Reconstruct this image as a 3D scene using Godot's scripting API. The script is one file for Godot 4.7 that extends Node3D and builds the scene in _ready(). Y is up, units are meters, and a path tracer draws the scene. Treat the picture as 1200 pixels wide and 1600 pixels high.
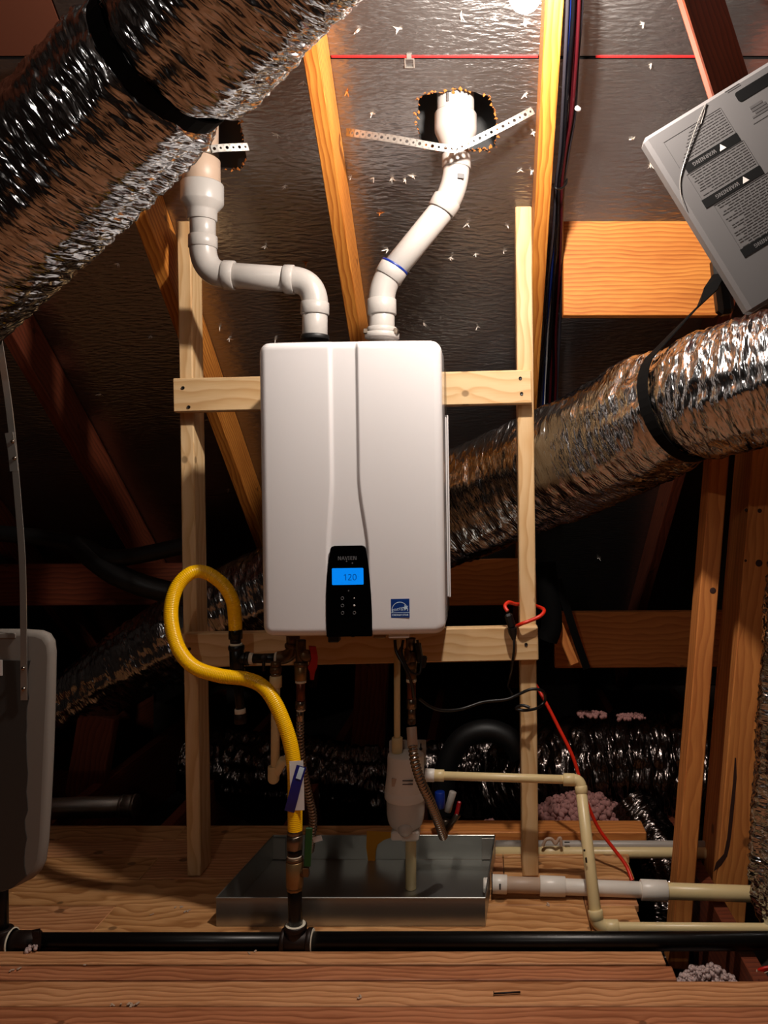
extends Node3D

# Pinhole of the photograph: focal length and the point straight ahead, in pixels of 1200 x 1600; eye height in metres.
const F := 1250.0
const CX := 760.0
const CY := 765.0
const EYE := 1.10
# Roof underside: height at distance d in front of the camera is RA - RB * d
const RA := 3.834
const RB := 0.84
# the hanging cabinet: distance, and its scale against one millimetre a pixel
const CD := 1.64
const CS := CD / 1.25

var rng := RandomNumberGenerator.new()
var used := {}
var M := {}

class Geo:
	var v := PackedVector3Array()
	var n := PackedVector3Array()
	var t := PackedVector2Array()
	var k := PackedInt32Array()
	var xf := Transform3D()
	func tri(a: Vector3, b: Vector3, c: Vector3, ua := Vector2(), ub := Vector2(), uc := Vector2()) -> void:
		# a, b, c run counter-clockwise as seen from outside
		var A := xf * a
		var B := xf * b
		var C := xf * c
		var m := (B - A).cross(C - A).normalized()
		var s := v.size()
		v.append_array([A, B, C])
		n.append_array([m, m, m])
		t.append_array([ua, ub, uc])
		k.append_array([s, s + 2, s + 1])
	func face(p: Array, centre: Vector3, uv: Array) -> void:
		# a flat convex face turned away from centre
		var mid := Vector3()
		for q in p:
			mid += q
		mid /= p.size()
		var nn: Vector3 = (p[1] - p[0]).cross(p[2] - p[0])
		var pp := p.duplicate()
		var uu := uv.duplicate()
		if nn.dot(mid - centre) < 0.0:
			pp.reverse()
			uu.reverse()
		for i in range(1, pp.size() - 1):
			tri(pp[0], pp[i], pp[i + 1], uu[0], uu[i], uu[i + 1])
	func grid(rows: Array, wrap: bool, uvs: Array, outward: Vector3 = Vector3.ZERO) -> void:
		# rows of points as one smooth sheet; wrap joins each row's end to its start (last point repeats the first)
		var nr: int = rows.size()
		var nc: int = rows[0].size()
		var s := v.size()
		var c0 := Vector3()
		for p in rows[0]:
			c0 += p
		c0 /= nc
		var sgn := 0.0
		for i in nr:
			var up: PackedVector3Array = rows[maxi(i - 1, 0)]
			var dn: PackedVector3Array = rows[mini(i + 1, nr - 1)]
			var r: PackedVector3Array = rows[i]
			for j in nc:
				var jl := j - 1
				var jr := j + 1
				if wrap:
					if jl < 0: jl = nc - 2
					if jr > nc - 1: jr = 1
				else:
					jl = maxi(jl, 0)
					jr = mini(jr, nc - 1)
				var m := (dn[j] - up[j]).cross(r[jr] - r[jl])
				if m.length_squared() < 1e-18:
					m = Vector3.UP
				m = m.normalized()
				if sgn == 0.0:
					var o := outward if outward != Vector3.ZERO else r[j] - c0
					sgn = 1.0 if m.dot(o) >= 0.0 else -1.0
				v.append(xf * r[j])
				n.append((xf.basis * (m * sgn)).normalized())
				t.append(uvs[i][j])
		for i in nr - 1:
			for j in nc - 1:
				var a := s + i * nc + j
				var b := a + 1
				var c := a + nc
				var d := c + 1
				if sgn > 0.0:
					k.append_array([a, b, c, b, d, c])
				else:
					k.append_array([a, c, b, b, c, d])
	func mesh() -> ArrayMesh:
		var arr := []
		arr.resize(Mesh.ARRAY_MAX)
		arr[Mesh.ARRAY_VERTEX] = v
		arr[Mesh.ARRAY_NORMAL] = n
		arr[Mesh.ARRAY_TEX_UV] = t
		arr[Mesh.ARRAY_INDEX] = k
		var m := ArrayMesh.new()
		m.add_surface_from_arrays(Mesh.PRIMITIVE_TRIANGLES, arr)
		return m

# ---------------------------------------------------------------- naming
func numbered(called: String) -> String:
	if not used.has(called):
		used[called] = 0
		return called
	used[called] += 1
	return "%s_%03d" % [called, used[called]]

func tag(o: Node, label: String, category: String, group := "", kind := "") -> Node:
	if label: o.set_meta("label", label)
	if category: o.set_meta("category", category)
	if group: o.set_meta("group", group)
	if kind: o.set_meta("kind", kind)
	return o

func thing(called: String, at: Vector3, label: String, category: String, group := "") -> Node3D:
	var o := Node3D.new()
	o.name = numbered(called)
	add_child(o)
	o.position = at
	tag(o, label, category, group)
	return o

func world_of(p: Node) -> Vector3:
	var w := Vector3()
	var q := p
	while q != self:
		w += q.position
		q = q.get_parent()
	return w

func part(called: String, g: Geo, m: Material, parent: Node) -> MeshInstance3D:
	return part_mesh(called, g.mesh(), m, parent)

func part_mesh(called: String, mesh: Mesh, m: Material, parent: Node) -> MeshInstance3D:
	var o := MeshInstance3D.new()
	o.mesh = mesh
	o.material_override = m
	o.name = called if parent != self else numbered(called)
	parent.add_child(o, true)
	if parent != self:
		o.position = -world_of(parent)
	return o

func solo(called: String, g: Geo, m: Material, label: String, category: String, group := "", kind := "") -> MeshInstance3D:
	var o := part(called, g, m, self)
	tag(o, label, category, group, kind)
	return o

# ---------------------------------------------------------------- places
func P(px: float, py: float, d: float) -> Vector3:
	return Vector3((px - CX) / F * d, EYE - (py - CY) / F * d, -d)

func R(x: float, d: float, off := 0.0) -> Vector3:
	# a point of the roof underside, off metres below it (square to it)
	var nn := Vector3(0, -1, RB).normalized()
	return Vector3(x, RA - RB * d, -d) + nn * off

func roof_d(py: float) -> float:
	return (RA - EYE) / (RB - (py - CY) / F)

# ---------------------------------------------------------------- shapes
func cbox(g: Geo, xf: Transform3D, size: Vector3, bev := 0.002, uo := Vector2()) -> void:
	var h := size / 2.0
	bev = minf(bev, minf(h.x, minf(h.y, h.z)) * 0.9)
	var i := h - Vector3(bev, bev, bev)
	var keep := g.xf
	g.xf = keep * xf
	var uvf := func(p: Vector3, ax: int) -> Vector2:
		if ax == 0: return uo + Vector2(p.z * 0.15, p.y + h.y)
		if ax == 1: return uo + Vector2(p.x, p.z + h.z)
		return uo + Vector2(p.x, p.y + h.y)
	for ax in 3:
		var b := (ax + 1) % 3
		var c := (ax + 2) % 3
		for s in [-1.0, 1.0]:
			var ps := []
			var us := []
			for q in [[-1.0, -1.0], [1.0, -1.0], [1.0, 1.0], [-1.0, 1.0]]:
				var p := Vector3()
				p[ax] = s * h[ax]
				p[b] = q[0] * i[b]
				p[c] = q[1] * i[c]
				ps.append(p)
				us.append(uvf.call(p, ax))
			g.face(ps, Vector3(), us)
			if bev > 0.0:
				for s2 in [-1.0, 1.0]:
					var p1 := Vector3()
					var p2 := Vector3()
					p1[ax] = s * h[ax]; p1[b] = s2 * i[b]; p1[c] = -i[c]
					p2[ax] = s * i[ax]; p2[b] = s2 * h[b]; p2[c] = -i[c]
					var p3 := p2
					var p4 := p1
					p3[c] = i[c]
					p4[c] = i[c]
					var uax := 2 if ax != 2 and b != 2 else 1
					g.face([p1, p2, p3, p4], Vector3(), [uvf.call(p1, uax), uvf.call(p2, uax), uvf.call(p3, uax), uvf.call(p4, uax)])
	if bev > 0.0:
		for sx in [-1.0, 1.0]:
			for sy in [-1.0, 1.0]:
				for sz in [-1.0, 1.0]:
					var a := Vector3(sx * h.x, sy * i.y, sz * i.z)
					var b2 := Vector3(sx * i.x, sy * h.y, sz * i.z)
					var c2 := Vector3(sx * i.x, sy * i.y, sz * h.z)
					g.face([a, b2, c2], Vector3(), [uvf.call(a, 2), uvf.call(b2, 2), uvf.call(c2, 2)])
	g.xf = keep

func axes(a: Vector3, b: Vector3, up: Vector3) -> Transform3D:
	var x := (b - a).normalized()
	var y := (up - x * up.dot(x)).normalized()
	return Transform3D(Basis(x, y, x.cross(y)), (a + b) / 2.0)

func beam(g: Geo, a: Vector3, b: Vector3, hy: float, wz: float, up: Vector3, bev := 0.003) -> void:
	# a length of lumber from a to b: hy along up, wz across
	cbox(g, axes(a, b, up), Vector3(a.distance_to(b), hy, wz), bev, Vector2(rng.randf() * 3.0, rng.randf_range(0.02, 0.3)))

func ring_frames(pts: Array) -> Array:
	var out := []
	var u := Vector3()
	for i in pts.size():
		var t: Vector3 = (pts[mini(i + 1, pts.size() - 1)] - pts[maxi(i - 1, 0)]).normalized()
		if i == 0:
			u = t.cross(Vector3(0, 0, 1))
			if u.length() < 0.1: u = t.cross(Vector3(0, 1, 0))
			u = u.normalized()
		else:
			u = (u - t * u.dot(t)).normalized()
		out.append([t, u, t.cross(u)])
	return out

func tube(g: Geo, pts: Array, rad, seg := 16, caps := true) -> void:
	# rad: one radius or an array of them
	var fr := ring_frames(pts)
	var rows := []
	var uvs := []
	var s := 0.0
	for i in pts.size():
		if i > 0: s += pts[i].distance_to(pts[i - 1])
		var r: float = rad[i] if rad is Array or rad is PackedFloat32Array else rad
		var row := PackedVector3Array()
		var uv := PackedVector2Array()
		for j in seg + 1:
			var a := TAU * j / seg
			row.append(pts[i] + (fr[i][1] * cos(a) + fr[i][2] * sin(a)) * r)
			uv.append(Vector2(s, a * r))
		rows.append(row)
		uvs.append(uv)
	g.grid(rows, true, uvs)
	if caps:
		for e in [0, pts.size() - 1]:
			var c: Vector3 = pts[e]
			var dir: Vector3 = fr[e][0] * (-1.0 if e == 0 else 1.0)
			for j in seg:
				g.face([c, rows[e][j], rows[e][j + 1]], c - dir, [Vector2(), Vector2(0.01, 0), Vector2(0, 0.01)])

func rod(g: Geo, a: Vector3, b: Vector3, r: float, bev := 0.0015, seg := 20) -> void:
	# a straight round piece with eased ends
	var L := a.distance_to(b)
	lathe(g, [Vector2(0, 0), Vector2(r - bev, 0), Vector2(r, bev), Vector2(r, L - bev), Vector2(r - bev, L), Vector2(0, L)], a, b - a, seg)

func lathe(g: Geo, prof: Array, at: Vector3, dir: Vector3, seg := 24, turn := 0.0) -> void:
	# profile of (radius, height along dir); each band is flat along the profile unless the bend is slight
	var y := dir.normalized()
	var x := y.cross(Vector3(0, 0, 1))
	if x.length() < 0.1: x = y.cross(Vector3(1, 0, 0))
	x = x.normalized()
	var z := x.cross(y)
	var nn := []
	for i in prof.size() - 1:
		var e: Vector2 = prof[i + 1] - prof[i]
		nn.append(Vector2(e.y, -e.x).normalized())
	for i in prof.size() - 1:
		if prof[i].distance_to(prof[i + 1]) < 1e-6: continue
		var na: Vector2 = nn[i]
		var nb: Vector2 = nn[i]
		if i > 0 and nn[i - 1].dot(nn[i]) > 0.6: na = (nn[i - 1] + nn[i]).normalized()
		if i < nn.size() - 1 and nn[i + 1].dot(nn[i]) > 0.6: nb = (nn[i + 1] + nn[i]).normalized()
		var s := g.v.size()
		for j in seg + 1:
			var a := TAU * j / seg + turn
			var o := x * cos(a) + z * sin(a)
			for q in [[prof[i], na], [prof[i + 1], nb]]:
				g.v.append(g.xf * (at + o * q[0].x + y * q[0].y))
				g.n.append((g.xf.basis * (o * q[1].x + y * q[1].y)).normalized())
				g.t.append(Vector2(q[0].y, a * 0.05))
		for j in seg:
			var b := s + j * 2
			var f1 := (g.v[b + 1] - g.v[b]).cross(g.v[b + 2] - g.v[b])
			if f1.length_squared() < 1e-20: f1 = (g.v[b + 1] - g.v[b + 2]).cross(g.v[b + 3] - g.v[b + 2])
			if f1.dot(g.n[b]) > 0.0:
				g.k.append_array([b, b + 2, b + 1, b + 1, b + 2, b + 3])
			else:
				g.k.append_array([b, b + 1, b + 2, b + 1, b + 3, b + 2])

func spline(pts: Array, per: int) -> Array:
	var out := []
	for i in pts.size() - 1:
		var a = pts[maxi(i - 1, 0)]
		var d = pts[mini(i + 2, pts.size() - 1)]
		for j in per:
			out.append(pts[i].cubic_interpolate(pts[i + 1], a, d, float(j) / per))
	out.append(pts[-1])
	return out

func even(pts: Array, step: float) -> Array:
	# the same path in even steps
	var out := [pts[0]]
	var left := step
	for i in pts.size() - 1:
		var a: Vector3 = pts[i]
		var b: Vector3 = pts[i + 1]
		var L := a.distance_to(b)
		var at := left
		while at <= L:
			out.append(a.lerp(b, at / L))
			at += step
		left = at - L
	return out

func arc(a: Vector3, corner: Vector3, b: Vector3, n := 10) -> Array:
	# round bend from a to b, leaving a and reaching b along the lines to the corner
	var out := []
	for i in n + 1:
		var t := float(i) / n
		out.append(a.lerp(corner, t).lerp(corner.lerp(b, t), t))
	return out

func extrude(g: Geo, poly: PackedVector2Array, z0: float, z1: float, xf := Transform3D(), sides := true, bev := 0.0) -> void:
	# polygon in x, y between z0 and z1 (z1 in front)
	var keep := g.xf
	g.xf = keep * xf
	var pp := poly
	if Geometry2D.is_polygon_clockwise(pp):
		pp.reverse()
	var top := pp
	if bev > 0.0:
		var got := Geometry2D.offset_polygon(pp, -bev)
		if got.size() > 0 and got[0].size() == pp.size():
			top = got[0]
	var ix := Geometry2D.triangulate_polygon(top)
	for i in range(0, ix.size(), 3):
		var a := top[ix[i]]
		var b := top[ix[i + 1]]
		var c := top[ix[i + 2]]
		if (b - a).cross(c - a) < 0.0:
			var q := b
			b = c
			c = q
		g.tri(Vector3(a.x, a.y, z1), Vector3(b.x, b.y, z1), Vector3(c.x, c.y, z1), a, b, c)
		g.tri(Vector3(a.x, a.y, z0), Vector3(c.x, c.y, z0), Vector3(b.x, b.y, z0), a, c, b)
	if sides:
		for i in pp.size():
			var a := pp[i]
			var b := pp[(i + 1) % pp.size()]
			var u := a.distance_to(b)
			g.tri(Vector3(a.x, a.y, z0), Vector3(b.x, b.y, z0), Vector3(b.x, b.y, z1), Vector2(0, 0), Vector2(u, 0), Vector2(u, z1 - z0))
			g.tri(Vector3(a.x, a.y, z0), Vector3(b.x, b.y, z1), Vector3(a.x, a.y, z1), Vector2(0, 0), Vector2(u, z1 - z0), Vector2(0, z1 - z0))
	g.xf = keep

func round_rect(w: float, h: float, r: float, n := 6) -> PackedVector2Array:
	var out := PackedVector2Array()
	for q in [[1, 1, 0.0], [-1, 1, 0.5], [-1, -1, 1.0], [1, -1, 1.5]]:
		for i in n + 1:
			var a: float = PI * q[2] + PI / 2 * i / n
			out.append(Vector2(q[0] * (w / 2 - r) + cos(a) * r, q[1] * (h / 2 - r) + sin(a) * r))
	return out

func ribbon(g: Geo, pts: Array, across: Array, w: float, th: float) -> void:
	# a strap: path, and the direction of its width at each point
	var rows := []
	var uvs := []
	var s := 0.0
	for i in pts.size():
		var t: Vector3 = (pts[mini(i + 1, pts.size() - 1)] - pts[maxi(i - 1, 0)]).normalized()
		var x: Vector3 = across[i] if across.size() > 1 else across[0]
		x = (x - t * x.dot(t)).normalized()
		var y := t.cross(x)
		if i > 0: s += pts[i].distance_to(pts[i - 1])
		var c: Vector3 = pts[i]
		var q := [c + x * w / 2 + y * th / 2, c - x * w / 2 + y * th / 2, c - x * w / 2 - y * th / 2, c + x * w / 2 - y * th / 2]
		rows.append(q)
		uvs.append(s)
	for i in rows.size() - 1:
		var mid: Vector3 = (pts[i] + pts[i + 1]) / 2.0
		for e in 4:
			var f := (e + 1) % 4
			g.face([rows[i][e], rows[i][f], rows[i + 1][f], rows[i + 1][e]], mid, [Vector2(uvs[i], e * w), Vector2(uvs[i], e * w + w), Vector2(uvs[i + 1], e * w + w), Vector2(uvs[i + 1], e * w)])
	for e in [0, rows.size() - 1]:
		g.face(rows[e], pts[1 if e == 0 else e - 1], [Vector2(), Vector2(w, 0), Vector2(w, th), Vector2(0, th)])

func words(called: String, text: String, width: float, xf: Transform3D, m: Material, parent: Node, bold := false, face := "Droid Sans") -> MeshInstance3D:
	var f := SystemFont.new()
	f.font_names = PackedStringArray([face])
	if bold: f.font_weight = 700
	var tm := TextMesh.new()
	tm.text = text
	tm.font = f
	tm.font_size = 32
	tm.pixel_size = 0.001
	tm.depth = 0.0004
	var w := tm.get_aabb().size.x
	var o := MeshInstance3D.new()
	o.mesh = tm
	o.material_override = m
	o.name = called
	parent.add_child(o, true)
	var k := width / maxf(w, 1e-4)
	o.transform = Transform3D(xf.basis * Basis.from_scale(Vector3(k, k, 1.0)), xf.origin - world_of(parent))
	return o

# ---------------------------------------------------------------- materials
func plain_mat(called: String, c: Color, rough := 0.5, metal := 0.0, spec := 0.5) -> StandardMaterial3D:
	var m := StandardMaterial3D.new()
	m.resource_name = called
	m.albedo_color = c
	m.roughness = rough
	m.metallic = metal
	m.metallic_specular = spec
	M[called] = m
	return m

func wood_mat(called: String, sd: int, light: Color, dark: Color, rings: int, wander: float, knots: int, rough := 0.62, fibre := 0.10) -> StandardMaterial3D:
	# plain-sawn grain: rings that wander along the length, fine fibres, a few knots; 1.2 m x 0.3 m per tile
	var W := 512
	var H := 256
	var a := FastNoiseLite.new()
	a.seed = sd
	a.frequency = 1.0
	a.fractal_octaves = 3
	var b := FastNoiseLite.new()
	b.seed = sd + 7
	b.frequency = 1.0
	b.fractal_octaves = 2
	var rg := RandomNumberGenerator.new()
	rg.seed = sd
	var kn := []
	for i in knots:
		kn.append(Vector3(rg.randf(), rg.randf_range(0.1, 0.9), rg.randf_range(0.010, 0.02)))
	var by := PackedByteArray()
	by.resize(W * H * 3)
	for y in H:
		var vv := float(y) / H
		for x in W:
			var u := float(x) / W
			var cx := cos(TAU * u) * 0.55
			var cy := sin(TAU * u) * 0.55
			var w := a.get_noise_3d(cx, cy, vv * 1.6)
			var push := 0.0
			var kd := 0.0
			for q in kn:
				var du: float = absf(u - q.x)
				du = minf(du, 1.0 - du) * 4.0
				var dv: float = vv - q.y
				var rr: float = sqrt(du * du + dv * dv * 1.3)
				push += signf(dv) * exp(-rr * rr / 0.006) * 0.05
				kd = maxf(kd, 1.0 - smoothstep(q.z, q.z * 1.7, rr * 0.55))
			var ph := (vv + push) * rings + w * wander
			var f := ph - floorf(ph)
			var ring := pow(f, 1.8) * (1.0 - smoothstep(0.86, 1.0, f))
			var fib := b.get_noise_3d(cx * 5.0, cy * 5.0, vv * 90.0) * fibre * 2.0
			var big := a.get_noise_3d(cx * 0.8 + 9.0, cy * 0.8, vv * 3.0) * 0.35
			var k := clampf(ring * 0.95 + fib + big + 0.12, 0.0, 1.0)
			var c := light.lerp(dark, k)
			c = c.lerp(dark.darkened(0.55), kd * 0.5)
			var o := (y * W + x) * 3
			by[o] = int(clampf(c.r, 0, 1) * 255)
			by[o + 1] = int(clampf(c.g, 0, 1) * 255)
			by[o + 2] = int(clampf(c.b, 0, 1) * 255)
	var im := Image.create_from_data(W, H, false, Image.FORMAT_RGB8, by)
	var tx := ImageTexture.create_from_image(im)
	var m := plain_mat(called, Color.WHITE, rough, 0.0, 0.4)
	m.albedo_texture = tx
	m.heightmap_enabled = true
	m.heightmap_texture = tx
	m.heightmap_scale = 0.04
	m.uv1_scale = Vector3(1.0 / 1.2, 1.0 / 0.3, 1.0)
	return m

func noise_tex(sd: int, kind: int, freq: float, oct: int, w := 512, h := 512) -> NoiseTexture2D:
	var f := FastNoiseLite.new()
	f.seed = sd
	f.noise_type = kind
	f.frequency = freq
	f.fractal_octaves = oct
	if kind == FastNoiseLite.TYPE_CELLULAR:
		f.cellular_return_type = FastNoiseLite.RETURN_DISTANCE2_SUB
	var t := NoiseTexture2D.new()
	t.noise = f
	t.width = w
	t.height = h
	t.seamless = true
	t.seamless_blend_skirt = 0.2
	return t

func foil_mat(called: String, c: Color, rough: float, metal: float, tex: Texture2D, depth: float, sc: Vector3) -> StandardMaterial3D:
	var m := plain_mat(called, c, rough, metal, 0.5)
	m.heightmap_enabled = true
	m.heightmap_texture = tex
	m.heightmap_scale = depth
	m.uv1_scale = sc
	return m

func make_materials() -> void:
	wood_mat("pine", 3, Color(0.87, 0.74, 0.56), Color(0.77, 0.60, 0.40), 11, 1.2, 1, 0.62, 0.07)
	wood_mat("fir", 11, Color(0.84, 0.55, 0.23), Color(0.60, 0.32, 0.09), 20, 1.2, 1)
	wood_mat("fir_board", 19, Color(0.83, 0.54, 0.24), Color(0.62, 0.33, 0.11), 24, 1.2, 1)
	wood_mat("plank", 23, Color(0.83, 0.60, 0.42), Color(0.60, 0.38, 0.23), 16, 1.5, 4, 0.5, 0.14)
	wood_mat("plank_red", 29, Color(0.76, 0.50, 0.35), Color(0.54, 0.31, 0.19), 18, 1.3, 3, 0.5, 0.14)
	wood_mat("deck", 31, Color(0.84, 0.63, 0.42), Color(0.62, 0.41, 0.23), 9, 2.0, 5, 0.55, 0.14)
	wood_mat("timber", 37, Color(0.83, 0.54, 0.28), Color(0.70, 0.41, 0.20), 14, 1.2, 3)
	wood_mat("old_or_shaded_wood", 41, Color(0.46, 0.22, 0.13), Color(0.32, 0.14, 0.08), 16, 1.2, 2)  # also carries painted shade on the outer rafters and left purlin
	var crinkle := noise_tex(5, FastNoiseLite.TYPE_CELLULAR, 0.035, 2)
	var soft := noise_tex(8, FastNoiseLite.TYPE_SIMPLEX_SMOOTH, 0.02, 4)
	foil_mat("foil", Color(0.76, 0.77, 0.78), 0.17, 1.0, crinkle, 0.20, Vector3(5.5, 1.2, 1))
	foil_mat("shaded_foil", Color(0.36, 0.33, 0.32), 0.2, 1.0, crinkle, 0.20, Vector3(5, 1.5, 1))  # darker copy of the foil: shade of the low ducts put into colour
	foil_mat("roof_foil", Color(0.66, 0.65, 0.645), 0.30, 0.97, soft, 0.15, Vector3(2, 7, 1))
	plain_mat("bare_ply", Color(0.40, 0.20, 0.11), 0.8)
	plain_mat("dark_ply", Color(0.17, 0.13, 0.11), 0.85)  # colour darkened to cut brown reflections in the foil ducts
	plain_mat("drywall", Color(0.20, 0.17, 0.15), 0.9)
	plain_mat("enamel", Color(0.87, 0.855, 0.855), 0.10, 0.0, 0.5)
	plain_mat("case_steel", Color(0.42, 0.40, 0.39), 0.25, 0.9)
	plain_mat("black_gloss", Color(0.008, 0.008, 0.010), 0.12)
	plain_mat("black_plastic", Color(0.015, 0.015, 0.016), 0.45)
	plain_mat("black_rubber", Color(0.035, 0.035, 0.037), 0.5)
	plain_mat("boot_rubber", Color(0.30, 0.30, 0.30), 0.4)
	plain_mat("black_web", Color(0.012, 0.012, 0.012), 0.8, 0.0, 0.25)
	plain_mat("grey_web", Color(0.13, 0.12, 0.11), 0.7)
	plain_mat("pvc", Color(0.69, 0.67, 0.65), 0.32)
	plain_mat("white_plastic", Color(0.90, 0.87, 0.83), 0.35)
	plain_mat("pvc_grey", Color(0.66, 0.63, 0.60), 0.4)
	plain_mat("pvc_tan", Color(0.72, 0.62, 0.54), 0.45)
	plain_mat("cpvc", Color(0.87, 0.78, 0.58), 0.35)
	plain_mat("iron", Color(0.045, 0.036, 0.032), 0.33, 0.35)
	plain_mat("iron_rusty", Color(0.13, 0.075, 0.05), 0.5, 0.4)
	plain_mat("brass", Color(0.56, 0.45, 0.30), 0.38, 0.75)
	plain_mat("bronze", Color(0.40, 0.31, 0.22), 0.42, 0.7)
	plain_mat("copper", Color(0.42, 0.24, 0.17), 0.4, 0.75)
	plain_mat("steel", Color(0.62, 0.58, 0.54), 0.24, 1.0)
	plain_mat("nickel", Color(0.50, 0.45, 0.40), 0.32, 1.0)
	plain_mat("teflon", Color(0.86, 0.82, 0.74), 0.7)
	plain_mat("yellow", Color(1.0, 0.76, 0.03), 0.25)
	plain_mat("nail_sparkle", Color(0.92, 0.89, 0.85), 0.4, 0.3)  # pale colour puts the sparkle of nails and torn foil into the material
	plain_mat("red", Color(0.62, 0.02, 0.05), 0.35)
	plain_mat("red_cord", Color(0.75, 0.09, 0.05), 0.45)
	plain_mat("orange_red", Color(0.85, 0.16, 0.07), 0.4)
	plain_mat("green", Color(0.02, 0.25, 0.10), 0.4)
	plain_mat("blue", Color(0.02, 0.16, 0.50), 0.4)
	plain_mat("blue_tag", Color(0.04, 0.08, 0.42), 0.45)
	plain_mat("sticker_blue", Color(0.03, 0.20, 0.48), 0.35)
	plain_mat("sticker_pale", Color(0.78, 0.86, 0.92), 0.4)
	plain_mat("ink", Color(0.02, 0.02, 0.022), 0.5)
	plain_mat("ink_grey", Color(0.32, 0.31, 0.31), 0.5)
	plain_mat("logo_grey", Color(0.34, 0.34, 0.35), 0.4)
	plain_mat("paper", Color(0.85, 0.82, 0.80), 0.6)
	plain_mat("paper_yellow", Color(0.86, 0.57, 0.05), 0.6)
	plain_mat("box_paint", Color(0.39, 0.38, 0.38), 0.36)
	plain_mat("film", Color(0.50, 0.48, 0.46), 0.2)
	plain_mat("mastic", Color(0.47, 0.44, 0.41), 0.75)
	plain_mat("duct_board", Color(0.25, 0.24, 0.23), 0.5, 0.3)
	plain_mat("pink_fluff", Color(0.66, 0.47, 0.45), 0.95)
	plain_mat("pale_fluff", Color(0.78, 0.68, 0.66), 0.95)
	plain_mat("red_paint", Color(0.75, 0.10, 0.10), 0.6)
	plain_mat("knot", Color(0.20, 0.09, 0.05), 0.7)
	plain_mat("torn_wood", Color(0.72, 0.42, 0.16), 0.8)
	plain_mat("strap_steel", Color(0.74, 0.72, 0.69), 0.38, 0.85)
	plain_mat("wire_white", Color(0.78, 0.76, 0.76), 0.3)
	plain_mat("wire_blue", Color(0.04, 0.12, 0.36), 0.3)
	plain_mat("wire_red", Color(0.20, 0.03, 0.05), 0.25)
	plain_mat("wire_black", Color(0.02, 0.02, 0.03), 0.2)
	plain_mat("wire_grey", Color(0.16, 0.15, 0.17), 0.25)
	plain_mat("galvanised", Color(0.68, 0.68, 0.66), 0.36, 0.92)
	var bowl := plain_mat("bowl", Color(0.82, 0.80, 0.77), 0.25)
	bowl.backlight_enabled = true
	bowl.backlight = Color(0.5, 0.48, 0.45)
	var scr := plain_mat("screen_glow", Color(0.0, 0.05, 0.1), 0.3)
	scr.emission_enabled = true
	scr.emission = Color(0.0, 0.55, 1.0)
	scr.emission_energy_multiplier = 0.85
	plain_mat("screen_ink", Color(0.0, 0.30, 0.72), 0.3)
	var bulb := plain_mat("bulb_glass", Color(1, 1, 1), 0.4)
	bulb.emission_enabled = true
	bulb.emission = Color(1.0, 0.955, 0.91)
	bulb.emission_energy_multiplier = 12.0

# ---------------------------------------------------------------- lamp
func hanging_lamp(at: Vector3, energy: float, label: String) -> void:
	var o := thing("hanging_lamp", at, label, "lamp")
	var g := Geo.new()
	lathe(g, [Vector2(0, -0.031), Vector2(0.012, -0.029), Vector2(0.022, -0.022), Vector2(0.029, -0.011), Vector2(0.031, 0), Vector2(0.029, 0.012), Vector2(0.021, 0.028), Vector2(0.014, 0.042), Vector2(0.0, 0.044)], at, Vector3.UP, 24)
	part("bulb", g, M.bulb_glass, o)
	g = Geo.new()
	lathe(g, [Vector2(0, 0.04), Vector2(0.016, 0.04), Vector2(0.022, 0.055), Vector2(0.022, 0.09), Vector2(0.006, 0.10), Vector2(0, 0.10)], at, Vector3.UP, 20)
	part("socket", g, M.black_plastic, o)
	g = Geo.new()
	var top := RA - RB * (-at.z) if at.z < -0.6 else RA - 0.504 - 0.84 * (at.z + 0.6)
	tube(g, [at + Vector3(0, 0.095, 0), at + Vector3(0, (top - at.y) * 0.6, 0), Vector3(at.x, top - 0.005, at.z)], 0.003, 8)
	part("cord", g, M.black_plastic, o)
	var l := OmniLight3D.new()
	l.name = "lamp_light"
	o.add_child(l)
	l.light_color = Color(1.0, 0.955, 0.91)
	l.light_energy = energy
	l.light_size = 0.03
	l.omni_range = 12.0
	l.omni_attenuation = 2.0
	l.shadow_enabled = true

# ---------------------------------------------------------------- ducts
func ring_basis(t: Vector3) -> Array:
	var f := (Vector3(0, 0, 1) - t * t.z).normalized()
	var u := f.cross(t).normalized()
	if u.y < 0.0: u = -u
	return [f, u]

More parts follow.
